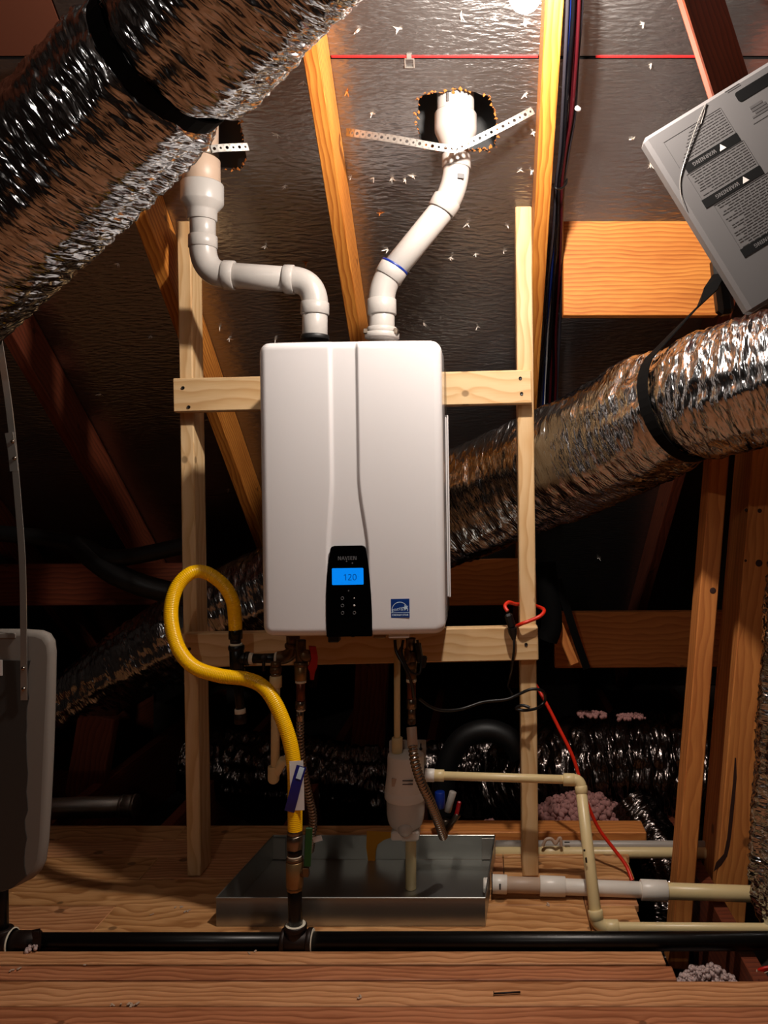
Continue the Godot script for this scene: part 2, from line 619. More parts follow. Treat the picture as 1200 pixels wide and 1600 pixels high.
func duct_mesh(pts: Array, rad: Array, sd: int, amp: float, kring: float, ns: int, nth: int, pinch: Array, rib := 0.0) -> Geo:
	# pts with one radius each; pinch: [fraction along, half width, share] where a strap pulls it in
	var per := int(ceil(float(ns) / (pts.size() - 1)))
	var c := spline(pts, per)
	var n1 := FastNoiseLite.new()
	n1.seed = sd
	n1.frequency = 1.0
	n1.fractal_octaves = 2
	var n2 := FastNoiseLite.new()
	n2.seed = sd + 1
	n2.frequency = 1.0
	n2.fractal_octaves = 2
	var g := Geo.new()
	var rows := []
	var uvs := []
	var s := 0.0
	var N := c.size()
	for i in N:
		if i > 0: s += c[i].distance_to(c[i - 1])
		var fr := float(i) / (N - 1)
		var x := fr * (pts.size() - 1)
		var i0 := mini(int(x), pts.size() - 2)
		var r := lerpf(rad[i0], rad[i0 + 1], x - i0)
		for q in pinch:
			r *= 1.0 - q[2] * exp(-pow((fr - q[0]) / q[1], 2.0))
		var t: Vector3 = (c[mini(i + 1, N - 1)] - c[maxi(i - 1, 0)]).normalized()
		var b := ring_basis(t)
		var row := PackedVector3Array()
		var uv := PackedVector2Array()
		for j in nth + 1:
			var a := TAU * (j % nth) / nth + PI
			var ca := cos(a)
			var sa := sin(a)
			var w1 := 1.0 - absf(n1.get_noise_3d(s * kring + sa * 0.35, ca * 0.6, sa * 0.6)) * 2.2
			var w2 := 1.0 - absf(n2.get_noise_3d(s * kring * 2.3 + ca * 0.9, ca * 1.7, sa * 1.7)) * 2.4
			var w3 := n2.get_noise_3d(s * 2.2 + 4.0, ca * 1.5, sa * 1.5)
			var rr := r + amp * (w1 * 0.55 + w2 * 0.35 + w3 * 1.3 - 0.5)
			if rib > 0.0:
				rr += rib * (sqrt(absf(sin(PI * s / 0.062 + w3 * 1.2 + 0.25 * sa))) - 0.6)
			row.append(c[i] + (b[0] * ca + b[1] * sa) * rr)
			uv.append(Vector2(s, (TAU * j / nth) * r))
		rows.append(row)
		uvs.append(uv)
	g.grid(rows, true, uvs)
	return g

func duct_ring(pts: Array, rad: Array, fr: float, from: float, to: float, extra: float) -> Array:
	# [points, directions of width] of a band round the duct between two angles (0 faces the camera, 90 is up)
	var c := spline(pts, 20)
	var i := clampi(int(fr * (c.size() - 1)), 1, c.size() - 2)
	var t: Vector3 = (c[i + 1] - c[i - 1]).normalized()
	var b := ring_basis(t)
	var x := fr * (pts.size() - 1)
	var i0 := mini(int(x), pts.size() - 2)
	var r := lerpf(rad[i0], rad[i0 + 1], x - i0) + extra
	var out := []
	var ac := []
	for k in 25:
		var a := deg_to_rad(lerpf(from, to, k / 24.0))
		out.append(c[i] + (b[0] * cos(a) + b[1] * sin(a)) * r)
		ac.append(t)
	return [out, ac]

# ---------------------------------------------------------------- setting
func make_setting() -> void:
	# floor: boards in front of the gas pipe, deck boards behind it
	var fl := thing("floor", Vector3(0, -0.02, -1.6), "attic floor of worn brown boards under the gas pipe and the pan", "floor")
	fl.set_meta("kind", "structure")
	var edges := [1.908, 1.852, 1.795, 1.704, 1.615, 1.52, 1.40, 1.26, 1.12, 0.98, 0.80, 0.60, 0.35, 0.1, -0.2, -0.6]
	for i in edges.size() - 1:
		var a: float = edges[i]
		var b: float = edges[i + 1]
		var x1 := 2.5
		if i < 2: x1 = P(1040 + i * 8, 1500, 1.86).x
		var g := Geo.new()
		var dy := rng.randf_range(-0.0015, 0.0015)
		var cut := x1
		cbox(g, Transform3D(Basis(), Vector3((-2.5 + cut) / 2, -0.01 + dy, -(a + b) / 2)), Vector3(cut + 2.5, 0.02, a - b - 0.006), 0.002, Vector2(rng.randf() * 4, rng.randf_range(0, 0.2)))
		part("plank", g, M.plank_red if i % 2 else M.plank, fl)
	var back := [1.975, 2.118, 2.262, 2.395, 2.51, 2.62]
	var xr := [0.393, 0.405, 0.42, 0.43, 0.44]
	for i in back.size() - 1:
		var cuts := [-2.5, -0.98 + 0.3 * (i % 2), 0.262 if i < 2 else 0.05, xr[i]]
		for j in 3:
			var g := Geo.new()
			var dy := rng.randf_range(-0.0015, 0.0015)
			cbox(g, Transform3D(Basis(), Vector3((cuts[j] + cuts[j + 1]) / 2, -0.01 + dy, -(back[i] + back[i + 1]) / 2)), Vector3(cuts[j + 1] - cuts[j] - 0.002, 0.02, back[i + 1] - back[i] - 0.004), 0.002, Vector2(rng.randf() * 4, rng.randf_range(0, 0.14)))
			part("deck_board", g, M.deck if (i + j) % 3 else M.plank, fl)
	var jg := Geo.new()
	cbox(jg, Transform3D(Basis(), Vector3(0, -0.335, -0.6)), Vector3(5.4, 0.03, 8.2), 0.0)
	part("ceiling_board", jg, M.drywall, fl)
	for k in 13:
		jg = Geo.new()
		var x := -2.3 + k * 0.41 + (0.06 if k > 5 else 0.0)
		if absf(x - 0.43) < 0.15: x = 0.34
		cbox(jg, Transform3D(Basis(), Vector3(x, -0.17, -0.7)), Vector3(0.038, 0.298, 7.6), 0.002)
		var J := part("joist", jg, M.old_or_shaded_wood, fl)
		if k == 0: J.name = "joist"
	# gables
	for s in [-1.0, 1.0]:
		var g := Geo.new()
		var pl := PackedVector2Array([Vector2(-4.75, -0.35), Vector2(3.6, -0.35), Vector2(3.5, 0.0), Vector2(-0.6, RA - RB * 0.6 + 0.02), Vector2(-4.6, 0.0)])
		var xf := Transform3D(Basis(Vector3(0, 0, 1), Vector3(0, 1, 0), Vector3(-1, 0, 0)), Vector3(s * 2.62, 0, 0))
		extrude(g, pl, -0.02, 0.02, xf)
		var w := solo("wall_left" if s < 0 else "wall_right", g, M.dark_ply, "dark bare sheathing of the %s gable end" % ("left" if s < 0 else "right"), "wall", "", "structure")
		w.set_meta("kind", "structure")

func roof_poly(g: Geo, pts: PackedVector2Array, th: float, sides := true) -> void:
	# pts are (x, d) on the roof underside
	var X := Vector3(1, 0, 0)
	var S := (R(0, 1) - R(0, 2)).normalized()
	var k := R(0, 1).distance_to(R(0, 2))
	var N := X.cross(S)
	var pp := PackedVector2Array()
	for q in pts:
		pp.append(Vector2(q.x, -q.y * k))
	var o := R(0, 0)
	var xf := Transform3D(Basis(X, S, N), o)
	if N.y > 0.0:
		extrude(g, pp, 0.0, th, xf, sides)
	else:
		extrude(g, pp, -th, 0.0, xf, sides)

func hole_outline(pxs: Array, sd: int) -> PackedVector2Array:
	var rg := RandomNumberGenerator.new()
	rg.seed = sd
	var out := PackedVector2Array()
	for i in pxs.size():
		var a: Vector2 = pxs[i]
		var b: Vector2 = pxs[(i + 1) % pxs.size()]
		var n := maxi(2, int(a.distance_to(b) / 7.0))
		for j in n:
			var q := a.lerp(b, float(j) / n) + Vector2(rg.randf_range(-1.6, 1.6), rg.randf_range(-1.8, 1.8))
			var d := roof_d(q.y)
			out.append(Vector2((q.x - CX) / F * d, d))
	return out

func roof_hit(px: float, py: float) -> Vector2:
	var d := roof_d(py)
	return Vector2((px - CX) / F * d, d)

func make_roof() -> void:
	var c := thing("ceiling", R(0, 2.0), "foil-faced sloping roof underside pierced by shingle nails above the heater", "ceiling")
	c.set_meta("kind", "structure")
	var h1 := hole_outline([Vector2(655, 152), Vector2(668, 146), Vector2(690, 143), Vector2(720, 138), Vector2(745, 145), Vector2(766, 152), Vector2(773, 172), Vector2(776, 205), Vector2(773, 228), Vector2(762, 236), Vector2(690, 235), Vector2(662, 230), Vector2(654, 215), Vector2(651, 180)], 4)
	var h2 := hole_outline([Vector2(262, 190), Vector2(275, 182), Vector2(365, 184), Vector2(375, 190), Vector2(381, 212), Vector2(384, 250), Vector2(380, 262), Vector2(368, 266), Vector2(272, 266), Vector2(262, 256)], 9)
	var d0 := 1.984
	var d1 := 4.58
	# lower sheet in three pieces that meet in the holes' middles, so that each piece is a plain outline
	var m1 := roof_hit(713, 190).x
	var m2 := roof_hit(322, 225).x
	var pieces := []
	var cut := func(hole: PackedVector2Array, mid: float, left: bool) -> Array:
		var dn := 9.0
		var df := 0.0
		for q in hole:
			if absf(q.x - mid) < 0.02:
				dn = minf(dn, q.y + 0.002)
				df = maxf(df, q.y - 0.002)
		# the part of the hole's outline on one side of mid, from near (small d) to far
		var out := []
		for q in hole:
			if (q.x < mid) == left: out.append(q)
		out.sort_custom(func(p, r): return atan2(p.y - 2.13, absf(p.x - mid)) < atan2(r.y - 2.13, absf(r.x - mid)))
		return [Vector2(mid, dn)] + out + [Vector2(mid, df)]
	var a := PackedVector2Array([Vector2(-2.6, d0), Vector2(m2, d0)])
	for q in cut.call(h2, m2, true): a.append(q)
	a.append_array([Vector2(m2, d1), Vector2(-2.6, d1)])
	pieces.append(a)
	a = PackedVector2Array([Vector2(m2, d1)])
	var lst: Array = cut.call(h2, m2, false)
	lst.reverse()
	for q in lst: a.append(q)
	a.append_array([Vector2(m2, d0), Vector2(m1, d0)])
	for q in cut.call(h1, m1, true): a.append(q)
	a.append(Vector2(m1, d1))
	pieces.append(a)
	a = PackedVector2Array([Vector2(m1, d1)])
	lst = cut.call(h1, m1, false)
	lst.reverse()
	for q in lst: a.append(q)
	a.append_array([Vector2(m1, d0), Vector2(2.6, d0), Vector2(2.6, d1)])
	pieces.append(a)
	var g := Geo.new()
	for q in pieces: roof_poly(g, q, 0.012, true)
	part("foil_sheet", g, M.roof_foil, c)
	g = Geo.new()
	roof_poly(g, PackedVector2Array([Vector2(-1.02, 0.6), Vector2(2.6, 0.6), Vector2(2.6, d0 - 0.006), Vector2(-1.02, d0 - 0.006)]), 0.012)
	part("foil_sheet", g, M.roof_foil, c)
	g = Geo.new()
	roof_poly(g, PackedVector2Array([Vector2(-2.6, 0.6), Vector2(-1.025, 0.6), Vector2(-1.025, d0 - 0.006), Vector2(-2.6, d0 - 0.006)]), 0.012)
	part("plywood_sheet", g, M.bare_ply, c)
	# the seam: black gap backed by felt, red painted edge on some lengths
	g = Geo.new()
	cbox(g, axes(R(-2.6, d0 - 0.008, -0.014), R(2.6, d0 - 0.008, -0.014), Vector3(0, 1, -RB)), Vector3(5.2, 0.004, 0.05), 0.0)
	part("roofing_felt", g, M.black_web, c)
	for q in [[-0.384, 0.128, 0.0], [0.27, 0.62, 0.0]]:
		g = Geo.new()
		cbox(g, Transform3D(axes(R(q[0], d0 - 0.006, 0.001), R(q[1], d0 - 0.006, 0.001), Vector3(0, 1, -RB)).basis, R((q[0] + q[1]) / 2, d0 - 0.005, 0.0)), Vector3(q[1] - q[0], 0.006, 0.0058), 0.001)
		part("red_edge", g, M.red_paint, c)
	# panel clip across the seam
	g = Geo.new()
	var cp := roof_hit(640, 98)
	for q in [[-0.011, -0.011, 0.022, 0.003], [-0.011, 0.011, 0.022, 0.003], [0, 0, 0.003, 0.022], [-0.022, 0, 0.003, 0.022], [-0.011, -0.018, 0.012, 0.012]]:
		var x: float = cp.x + q[0] + 0.011
		cbox(g, Transform3D(axes(R(x, cp.y), R(x + 1, cp.y), Vector3(0, 1, RB)).basis, R(x, cp.y + q[1] * 0.7, 0.003)), Vector3(q[2], q[3], 0.004), 0.0005)
	part("panel_clip", g, M.strap_steel, c)
	# far side of the roof, behind the camera
	g = Geo.new()
	var yr := RA - RB * 0.6
	g.face([Vector3(-2.6, yr, -0.6), Vector3(2.6, yr, -0.6), Vector3(2.6, 0, 3.4), Vector3(-2.6, 0, 3.4)], Vector3(0, 9, 3), [Vector2(), Vector2(), Vector2(), Vector2()])
	g.face([Vector3(-2.6, yr + 0.02, -0.6), Vector3(2.6, yr + 0.02, -0.6), Vector3(2.6, 0, 3.44), Vector3(-2.6, 0, 3.44)], Vector3(0, 0, 0), [Vector2(), Vector2(), Vector2(), Vector2()])
	for e in [[Vector3(-2.6, 0, 3.4), Vector3(2.6, 0, 3.4), Vector3(2.6, -0.35, 3.4), Vector3(-2.6, -0.35, 3.4)], [Vector3(-2.6, 0, -4.6), Vector3(2.6, 0, -4.6), Vector3(2.6, -0.35, -4.6), Vector3(-2.6, -0.35, -4.6)]]:
		g.face(e, Vector3(0, 0, 0), [Vector2(), Vector2(), Vector2(), Vector2()])
	part("rear_sheathing", g, M.dark_ply, c)
	# torn wood round the two cut holes
	var rg := RandomNumberGenerator.new()
	rg.seed = 77
	for hh in [h1, h2]:
		g = Geo.new()
		for q in hh:
			for k in 2:
				var o := R(q.x + rg.randf_range(-0.004, 0.004), q.y + rg.randf_range(-0.003, 0.003), 0.0)
				var s := rg.randf_range(0.002, 0.0055)
				var e := Basis.from_euler(Vector3(rg.randf() * 6, rg.randf() * 6, rg.randf() * 6)) * Vector3(s * 1.6, 0, 0)
				g.face([o + Vector3(s, 0, 0), o + Vector3(0, s, s), o + e], o - Vector3(0, 0, 1), [Vector2(), Vector2(), Vector2()])
				g.face([o + Vector3(-s, 0, 0), o + Vector3(0, s, s), o + e], o - Vector3(0, 0, 1), [Vector2(), Vector2(), Vector2()])
		part("splintered_edge", g, M.torn_wood, c)
	# nails through the sheathing, each with its torn foil
	var nails := [[560, 47], [622, 45], [720, 25], [772, 30], [542, 143], [580, 177], [433, 210], [446, 290], [415, 385], [478, 410], [548, 278], [584, 278], [612, 278], [633, 281], [645, 275], [594, 333], [606, 390], [704, 403], [730, 350], [793, 353], [743, 397], [787, 393], [662, 505], [746, 510], [1006, 37], [988, 218], [1017, 258], [130, 412], [185, 412], [82, 448], [158, 616], [236, 525], [343, 511], [358, 529], [357, 764], [430, 530], [936, 872], [820, 33], [830, 268], [812, 266], [421, 138], [475, 128], [833, 207], [1018, 100], [928, 980], [820, 148]]
	var lie := [559, 622, 812, 704, 158, 936, 988, 606]
	for i in nails.size():
		var q := roof_hit(nails[i][0], nails[i][1])
		var at := R(q.x, q.y)
		var dn := Vector3(0, -1, RB).normalized()
		var dir := (dn + Vector3(rg.randf_range(-0.35, 0.35), rg.randf_range(-0.2, 0.2), rg.randf_range(-0.3, 0.1))).normalized()
		if lie.has(nails[i][0]): dir = (dn * 0.35 + Vector3(rg.randf_range(-1, 1), 0.1, 0)).normalized()
		g = Geo.new()
		var L := rg.randf_range(0.010, 0.022)
		lathe(g, [Vector2(0.0016, 0), Vector2(0.0016, L * 0.75), Vector2(0, L)], at, dir, 8)
		for k in rg.randi_range(2, 5):
			var an := rg.randf() * TAU
			var x := Vector3(cos(an), sin(an) * 0.6, sin(an) * 0.6)
			var tip := at + x * rg.randf_range(0.007, 0.017) + dn * rg.randf_range(0.003, 0.011)
			var w := x.cross(dn) * 0.003
			g.face([at + w, at - w, tip], at + dn, [Vector2(), Vector2(), Vector2()])
			g.face([at + w + dn * 0.0004, at - w + dn * 0.0004, tip], at - dn, [Vector2(), Vector2(), Vector2()])
		part("nail", g, M.torn_wood if i in [4, 9, 15] else M.nail_sparkle, c)
	# boots over the holes: black flashing cones on top of the roof
	for q in [[713.0, 190.0, 0.125, "black rubber flashing boot seen through the right roof hole"], [322.0, 222.0, 0.135, "black rubber flashing boot seen through the roof hole beside the left foil duct"]]:
		var hp := roof_hit(q[0], q[1])
		var o := R(hp.x, hp.y)
		g = Geo.new()
		var r: float = q[2]
		lathe(g, [Vector2(r + 0.05, -0.20), Vector2(r + 0.045, 0.0), Vector2(r * 0.8, 0.08), Vector2(0.062, 0.16), Vector2(0.05, 0.20), Vector2(0, 0.205)], o + Vector3(0, 0.06, 0), Vector3.UP, 32)
		# cut away what would hang below the roof
		for i in g.v.size():
			var p := g.v[i]
			var low := RA - RB * (-p.z) + 0.014
			if p.y < low: g.v[i].y = low
		var b := solo("roof_boot", g, M.boot_rubber, q[3], "roof boot", "")
		b.set_meta("group", "roof boots over the vent holes")

func make_rafters() -> void:
	var xs := [[-2.04, 0.04, "far left rafter behind the big foil duct, barely lit"], [-1.50, 0.04, "dark roof rafter running down behind the grey box and its metal strap"], [-0.955, 0.04, "roof rafter passing behind the left vent pipe and left stud"], [-0.424, 0.038, "orange grained rafter between the two white vent pipes"], [0.130, 0.040, "orange rafter with bold grain beside the bundle of wires"], [0.70, 0.04, "dark rafter seen below the right foil duct, left of the narrow post"], [1.28, 0.04, "outermost rafter on the right in the dark"]]
	for q in xs:
		var g := Geo.new()
		var a := R(q[0] + q[1] / 2, 0.75 if q[0] > -0.9 else 1.96, 0.072)
		var b := R(q[0] + q[1] / 2, 4.40, 0.072)
		cbox(g, axes(a, b, Vector3(0, 1, -RB)), Vector3(a.distance_to(b), 0.14, q[1]), 0.002, Vector2(rng.randf() * 2, 0.07 if q[0] > 0 else 0.02))
		solo("rafter", g, M.old_or_shaded_wood if q[0] < -1.0 or q[0] > 0.5 else M.fir, q[2], "rafter", "roof rafters")  # outer rafters are the same wood, darkened in colour for shade
	# solid blocking between two rafters
	var g2 := Geo.new()
	cbox(g2, Transform3D(Basis(), (P(880, 420, 2.345) + P(1118, 420, 2.345)) / 2), Vector3(P(1118, 0, 2.345).x - P(878, 0, 2.345).x, 0.281, 0.038), 0.002, Vector2(0.4, 0.0))
	g2.xf = Transform3D()
	solo("blocking", g2, M.fir_board, "wide orange board of blocking under the foil roof behind the wires", "timber")
	g2 = Geo.new()
	beam(g2, P(1052, -140, 1.74), P(1200, 330, 1.76), 0.016, 0.165, Vector3(0.62, 0, 0.78))
	solo("roof_brace", g2, M.old_or_shaded_wood, "dark red-brown timber brace above the hanging grey cabinet", "timber")

# ---------------------------------------------------------------- frame
func screw_at(parent: Node, p: Vector3) -> void:
	var g := Geo.new()
	lathe(g, [Vector2(0, 0.0008), Vector2(0.0025, 0.001), Vector2(0.0045, 0.002), Vector2(0.0048, 0.0)], p, Vector3(0, 0, 1), 14)
	part("screw", g, M.black_plastic, parent)

func make_frame() -> void:
	for q in [[286.5, 345.0, 303.0, 0.039, "upright pine stud left of the water heater, behind the yellow gas hose"], [818.0, 322.0, 829.0, 0.046, "upright pine stud right of the water heater with orange cord looped round it"]]:
		var top := P(q[0], q[1], 2.27)
		var bot := P(q[2], 1371, 2.27)
		bot.y = 0.002
		var o := thing("stud", Vector3(bot.x, 0, bot.z - 0.044), q[4], "stud", "pine studs of the heater frame")
		var g := Geo.new()
		var back := Vector3(0, 0, -0.0445)
		beam(g, bot + back, top + back, q[3], 0.089, Vector3(1, 0, 0))
		for i in g.v.size():
			var v := g.v[i]
			g.v[i].y = minf(v.y, RA + RB * v.z - 0.003)
		part("lumber", g, M.pine, o)
	for q in [[270.0, 617.5, 831.0, 604.0, "upper pine crosspiece behind the water heater", [[286, 606], [295, 636], [813, 591], [815, 615]]], [284.0, 1017.0, 841.0, 1005.5, "lower pine crosspiece under the bottom edge of the water heater", [[296, 1014], [822, 1007]]]]:
		var a := P(q[0], q[1], 2.23)
		var b := P(q[2], q[3], 2.23)
		var o := thing("crosspiece", (a + b) / 2 + Vector3(0, 0, -0.019), q[4], "crosspiece", "pine crosspieces of the heater frame")
		var g := Geo.new()
		beam(g, a + Vector3(0, 0, -0.019), b + Vector3(0, 0, -0.019), 0.094, 0.038, Vector3(0, 1, 0))
		part("lumber", g, M.pine, o)
		for s in q[5]:
			screw_at(o, P(s[0], s[1], 2.2295))

# ---------------------------------------------------------------- heater
const HW := 0.438
const HH := 0.705
const HK := 0.00152

func hx(px: float) -> float:
	return (px - 548.0) * HK

func hy(py: float) -> float:
	return -(py - 763.0) * HK

func heater_depth(x: float, y: float) -> float:
	var rc := 0.026
	var q := Vector2(absf(x) - (HW / 2 - rc), absf(y) - (HH / 2 - rc))
	var out := Vector2(maxf(q.x, 0), maxf(q.y, 0)).length() + minf(maxf(q.x, q.y), 0.0) - rc
	var dist := maxf(-out, 0.0)
	var RR := 0.020
	var z := 0.0
	if dist < RR:
		z = -RR + sqrt(maxf(RR * RR - (RR - dist) * (RR - dist), 0.0))
	# slight crown across the width
	z -= 0.010 * pow(absf(x) / (HW / 2), 4.0)
	var py := 763.0 - y / HK
	var flare := smoothstep(740.0, 870.0, py)
	var xl := hx(lerpf(518.5, 511.0, flare))
	var xr := hx(lerpf(560.0, 573.0, flare))
	var m := smoothstep(xl - 0.004, xl + 0.004, x) * (1.0 - smoothstep(xr - 0.004, xr + 0.004, x))
	return z - 0.007 * m * smoothstep(0.0, 0.02, dist + 0.008)

func make_heater() -> void:
	var origin := P(548, 763, 1.9)
	var B := Basis(Vector3(0, 0, 1), deg_to_rad(0.85))
	var X := Transform3D(B, origin)
	var o := thing("water_heater", origin + Vector3(0, 0, -0.3), "white wall-hung tankless water heater with a black control panel and a lit blue screen", "water heater")
	var g := Geo.new()
	g.xf = X
	var rows := []
	var uvs := []
	var NX := 200
	var NY := 120
	for i in NY + 1:
		var v := float(i) / NY
		v = v - sin(TAU * v) / TAU * 0.55
		var y := HH / 2 - v * HH
		var rc := 0.026
		var dy := absf(y) - (HH / 2 - rc)
		var hw := HW / 2
		if dy > 0.0: hw = HW / 2 - rc + sqrt(maxf(rc * rc - dy * dy, 0.0))
		var row := PackedVector3Array()
		var uv := PackedVector2Array()
		for j in NX + 1:
			var u := 2.0 * j / NX - 1.0
			u = u + sin(PI * u) / PI * 0.35
			var x := u * hw
			row.append(Vector3(x, y, heater_depth(x, y)))
			uv.append(Vector2(x, y))
		rows.append(row)
		uvs.append(uv)
	g.grid(rows, false, uvs, Vector3(0, 0, 1))
	var pl := round_rect(HW, HH, 0.026, 8)
	rows = []
	uvs = []
	for zz in [-0.030, -0.031, -0.08, -0.125]:
		var row := PackedVector3Array()
		var uv := PackedVector2Array()
		for q in pl.size() + 1:
			var p := pl[q % pl.size()]
			row.append(Vector3(p.x, p.y, zz if zz < -0.0305 else heater_depth(p.x, p.y)))
			uv.append(p)
		rows.append(row)
		uvs.append(uv)
	g.grid(rows, true, uvs)
	part("front_cover", g, M.enamel, o)
	g = Geo.new()
	g.xf = X
	extrude(g, round_rect(HW - 0.008, HH - 0.008, 0.02), -0.323, -0.10)
	part("case", g, M.case_steel, o)
	g = Geo.new()
	g.xf = X
	cbox(g, Transform3D(Basis(), Vector3(HW / 2 - 0.001, hy(797), -0.30)), Vector3(0.004, 0.50, 0.004), 0.001)
	cbox(g, Transform3D(Basis(), Vector3(HW / 2 - 0.001, hy(797), -0.20)), Vector3(0.004, 0.47, 0.004), 0.001)
	part("side_rail", g, M.enamel, o)
	# control panel
	g = Geo.new()
	g.xf = X
	var pan := PackedVector2Array()
	for q in [[515, 857], [517, 854], [521, 852.5], [564, 852.5], [568, 854], [570, 857], [573, 875], [575.5, 900], [577.5, 930], [578.5, 960], [578.5, 993], [577, 994.5], [508.5, 994.5], [507, 993], [506.5, 960], [507, 930], [509, 900], [512, 875]]:
		pan.append(Vector2(hx(q[0]), hy(q[1])))
	extrude(g, pan, -0.026, 0.0015)
	var cp := part("control_panel", g, M.black_gloss, o)
	g = Geo.new()
	g.xf = X
	extrude(g, round_rect(49 * HK, 26 * HK, 0.002, 3), 0.001, 0.0026, Transform3D(Basis(), Vector3(hx(541.5), hy(900.5), 0)))
	part("screen", g, M.screen_glow, cp)
	words("digits", "120", 20 * HK, X * Transform3D(Basis(), Vector3(hx(545), hy(902), 0.0028)), M.screen_ink, cp)
	words("lettering", "NAVIEN", 29 * HK, X * Transform3D(Basis(), Vector3(hx(541), hy(872), 0.0018)), M.logo_grey, cp, true)
	for q in [[540, 877], [549, 880], [542.5, 923]]:
		g = Geo.new()
		g.xf = X
		lathe(g, [Vector2(0, 0.0006), Vector2(0.0016, 0.0004), Vector2(0.0018, 0)], Vector3(hx(q[0]), hy(q[1]), 0.0015), Vector3(0, 0, 1), 12)
		part("indicator", g, M.logo_grey, cp)
	for i in 6:
		g = Geo.new()
		g.xf = X
		var bx := 532.5 if i % 2 == 0 else 551.0
		var by := 934.5 + (i / 2) * 11.5
		if i in [1, 3]:
			lathe(g, [Vector2(0, 0.0008), Vector2(0.002, 0.0006), Vector2(0.0024, 0)], Vector3(hx(bx), hy(by), 0.0015), Vector3(0, 0, 1), 3 if i == 1 else 12)
		else:
			lathe(g, [Vector2(0.0026, 0.0), Vector2(0.003, 0.0005), Vector2(0.0036, 0.0005), Vector2(0.004, 0)], Vector3(hx(bx), hy(by), 0.0015), Vector3(0, 0, 1), 16)
		part("button", g, M.paper if i in [1, 3] else M.logo_grey, cp)
	# efficiency sticker
	g = Geo.new()
	g.xf = X
	var sx := hx(622.5)
	var sy := hy(951.5)
	cbox(g, Transform3D(Basis(), Vector3(sx, sy, -0.0008)), Vector3(29 * HK, 29.5 * HK, 0.0016), 0.0002)
	var st := part("sticker", g, M.sticker_blue, o)
	g = Geo.new()
	g.xf = X
	var ap := []
	for i in 15:
		var a := deg_to_rad(200.0 - i * 15.0)
		ap.append(Vector3(sx - 0.001 + cos(a) * 0.0185, sy - 0.004 + sin(a) * 0.0185, 0.0002))
	ribbon(g, ap, [Vector3(0, 0, 1)], 0.0006, 0.0013)
	part("arc", g, M.sticker_pale, st)
	g = Geo.new()
	g.xf = X
	cbox(g, Transform3D(Basis(), Vector3(sx, sy - 0.0105, 0.0002)), Vector3(29 * HK, 0.001, 0.0006), 0.0001)
	part("rule", g, M.sticker_pale, st)
	g = Geo.new()
	g.xf = X
	var sp := PackedVector2Array()
	for i in 10:
		var a := PI / 2 + TAU * i / 10 + 0.35
		sp.append(Vector2(sx + 0.013, sy + 0.001) + Vector2(cos(a), sin(a)) * (0.0075 if i % 2 == 0 else 0.003))
	extrude(g, sp, 0.0, 0.0004)
	part("star", g, M.sticker_pale, st)
	var tilt := Basis(Vector3(0, 0, 1), 0.2)
	words("lettering", "energy", 21 * HK, X * Transform3D(tilt, Vector3(sx - 0.004, sy - 0.0015, 0.0003)), M.sticker_pale, st, false, "Droid Serif")
	words("lettering", "ENERGY STAR", 25 * HK, X * Transform3D(Basis(), Vector3(sx, sy - 0.016, 0.0003)), M.sticker_pale, st, true)
	# ports and small fittings on top and underneath
	for q in [[492.0, 24.0], [597.0, 27.0]]:
		g = Geo.new()
		g.xf = X
		lathe(g, [Vector2(0.045, -0.008), Vector2(0.045, 0.004), Vector2(0.040, 0.007), Vector2(0.0, 0.007)], Vector3(hx(q[0]) + 0.008, HH / 2, -0.2), Vector3.UP, 28)
		part("vent_port", g, M.enamel if q[0] > 500 else M.black_plastic, o)
	for q in [[450, 528.0], [524, 526.0], [634, 524.0], [476, 527.0]]:
		g = Geo.new()
		g.xf = X
		cbox(g, Transform3D(Basis(), Vector3(hx(q[0]), HH / 2 + 0.003, -0.12)), Vector3(0.014, 0.008, 0.012), 0.002)
		part("top_screw", g, M.nickel, o)
	for q in [[514, 1001, 0.026, 0.020, "black_plastic"], [587, 1000, 0.028, 0.012, "brass"], [618, 999, 0.05, 0.012, "enamel"], [545, 997, 0.010, 0.008, "black_plastic"]]:
		g = Geo.new()
		g.xf = X
		cbox(g, Transform3D(Basis(), Vector3(hx(q[0]), -HH / 2 - q[3] / 2 + 0.002, -0.04)), Vector3(q[2], q[3], 0.03), 0.002)
		part("bottom_fitting", g, M[q[4]], o)

# ---------------------------------------------------------------- vent pipes
func seg(called: String, a: Vector3, b: Vector3, r: float, m: Material, o: Node, bev := 0.001) -> void:
	var g := Geo.new()
	rod(g, a, b, r, bev, 28)
	part(called, g, m, o)

func bend(called: String, a: Vector3, corner: Vector3, b: Vector3, r: float, m: Material, o: Node) -> void:
	var g := Geo.new()
	tube(g, arc(a, corner, b, 14), r, 28)
	part(called, g, m, o)

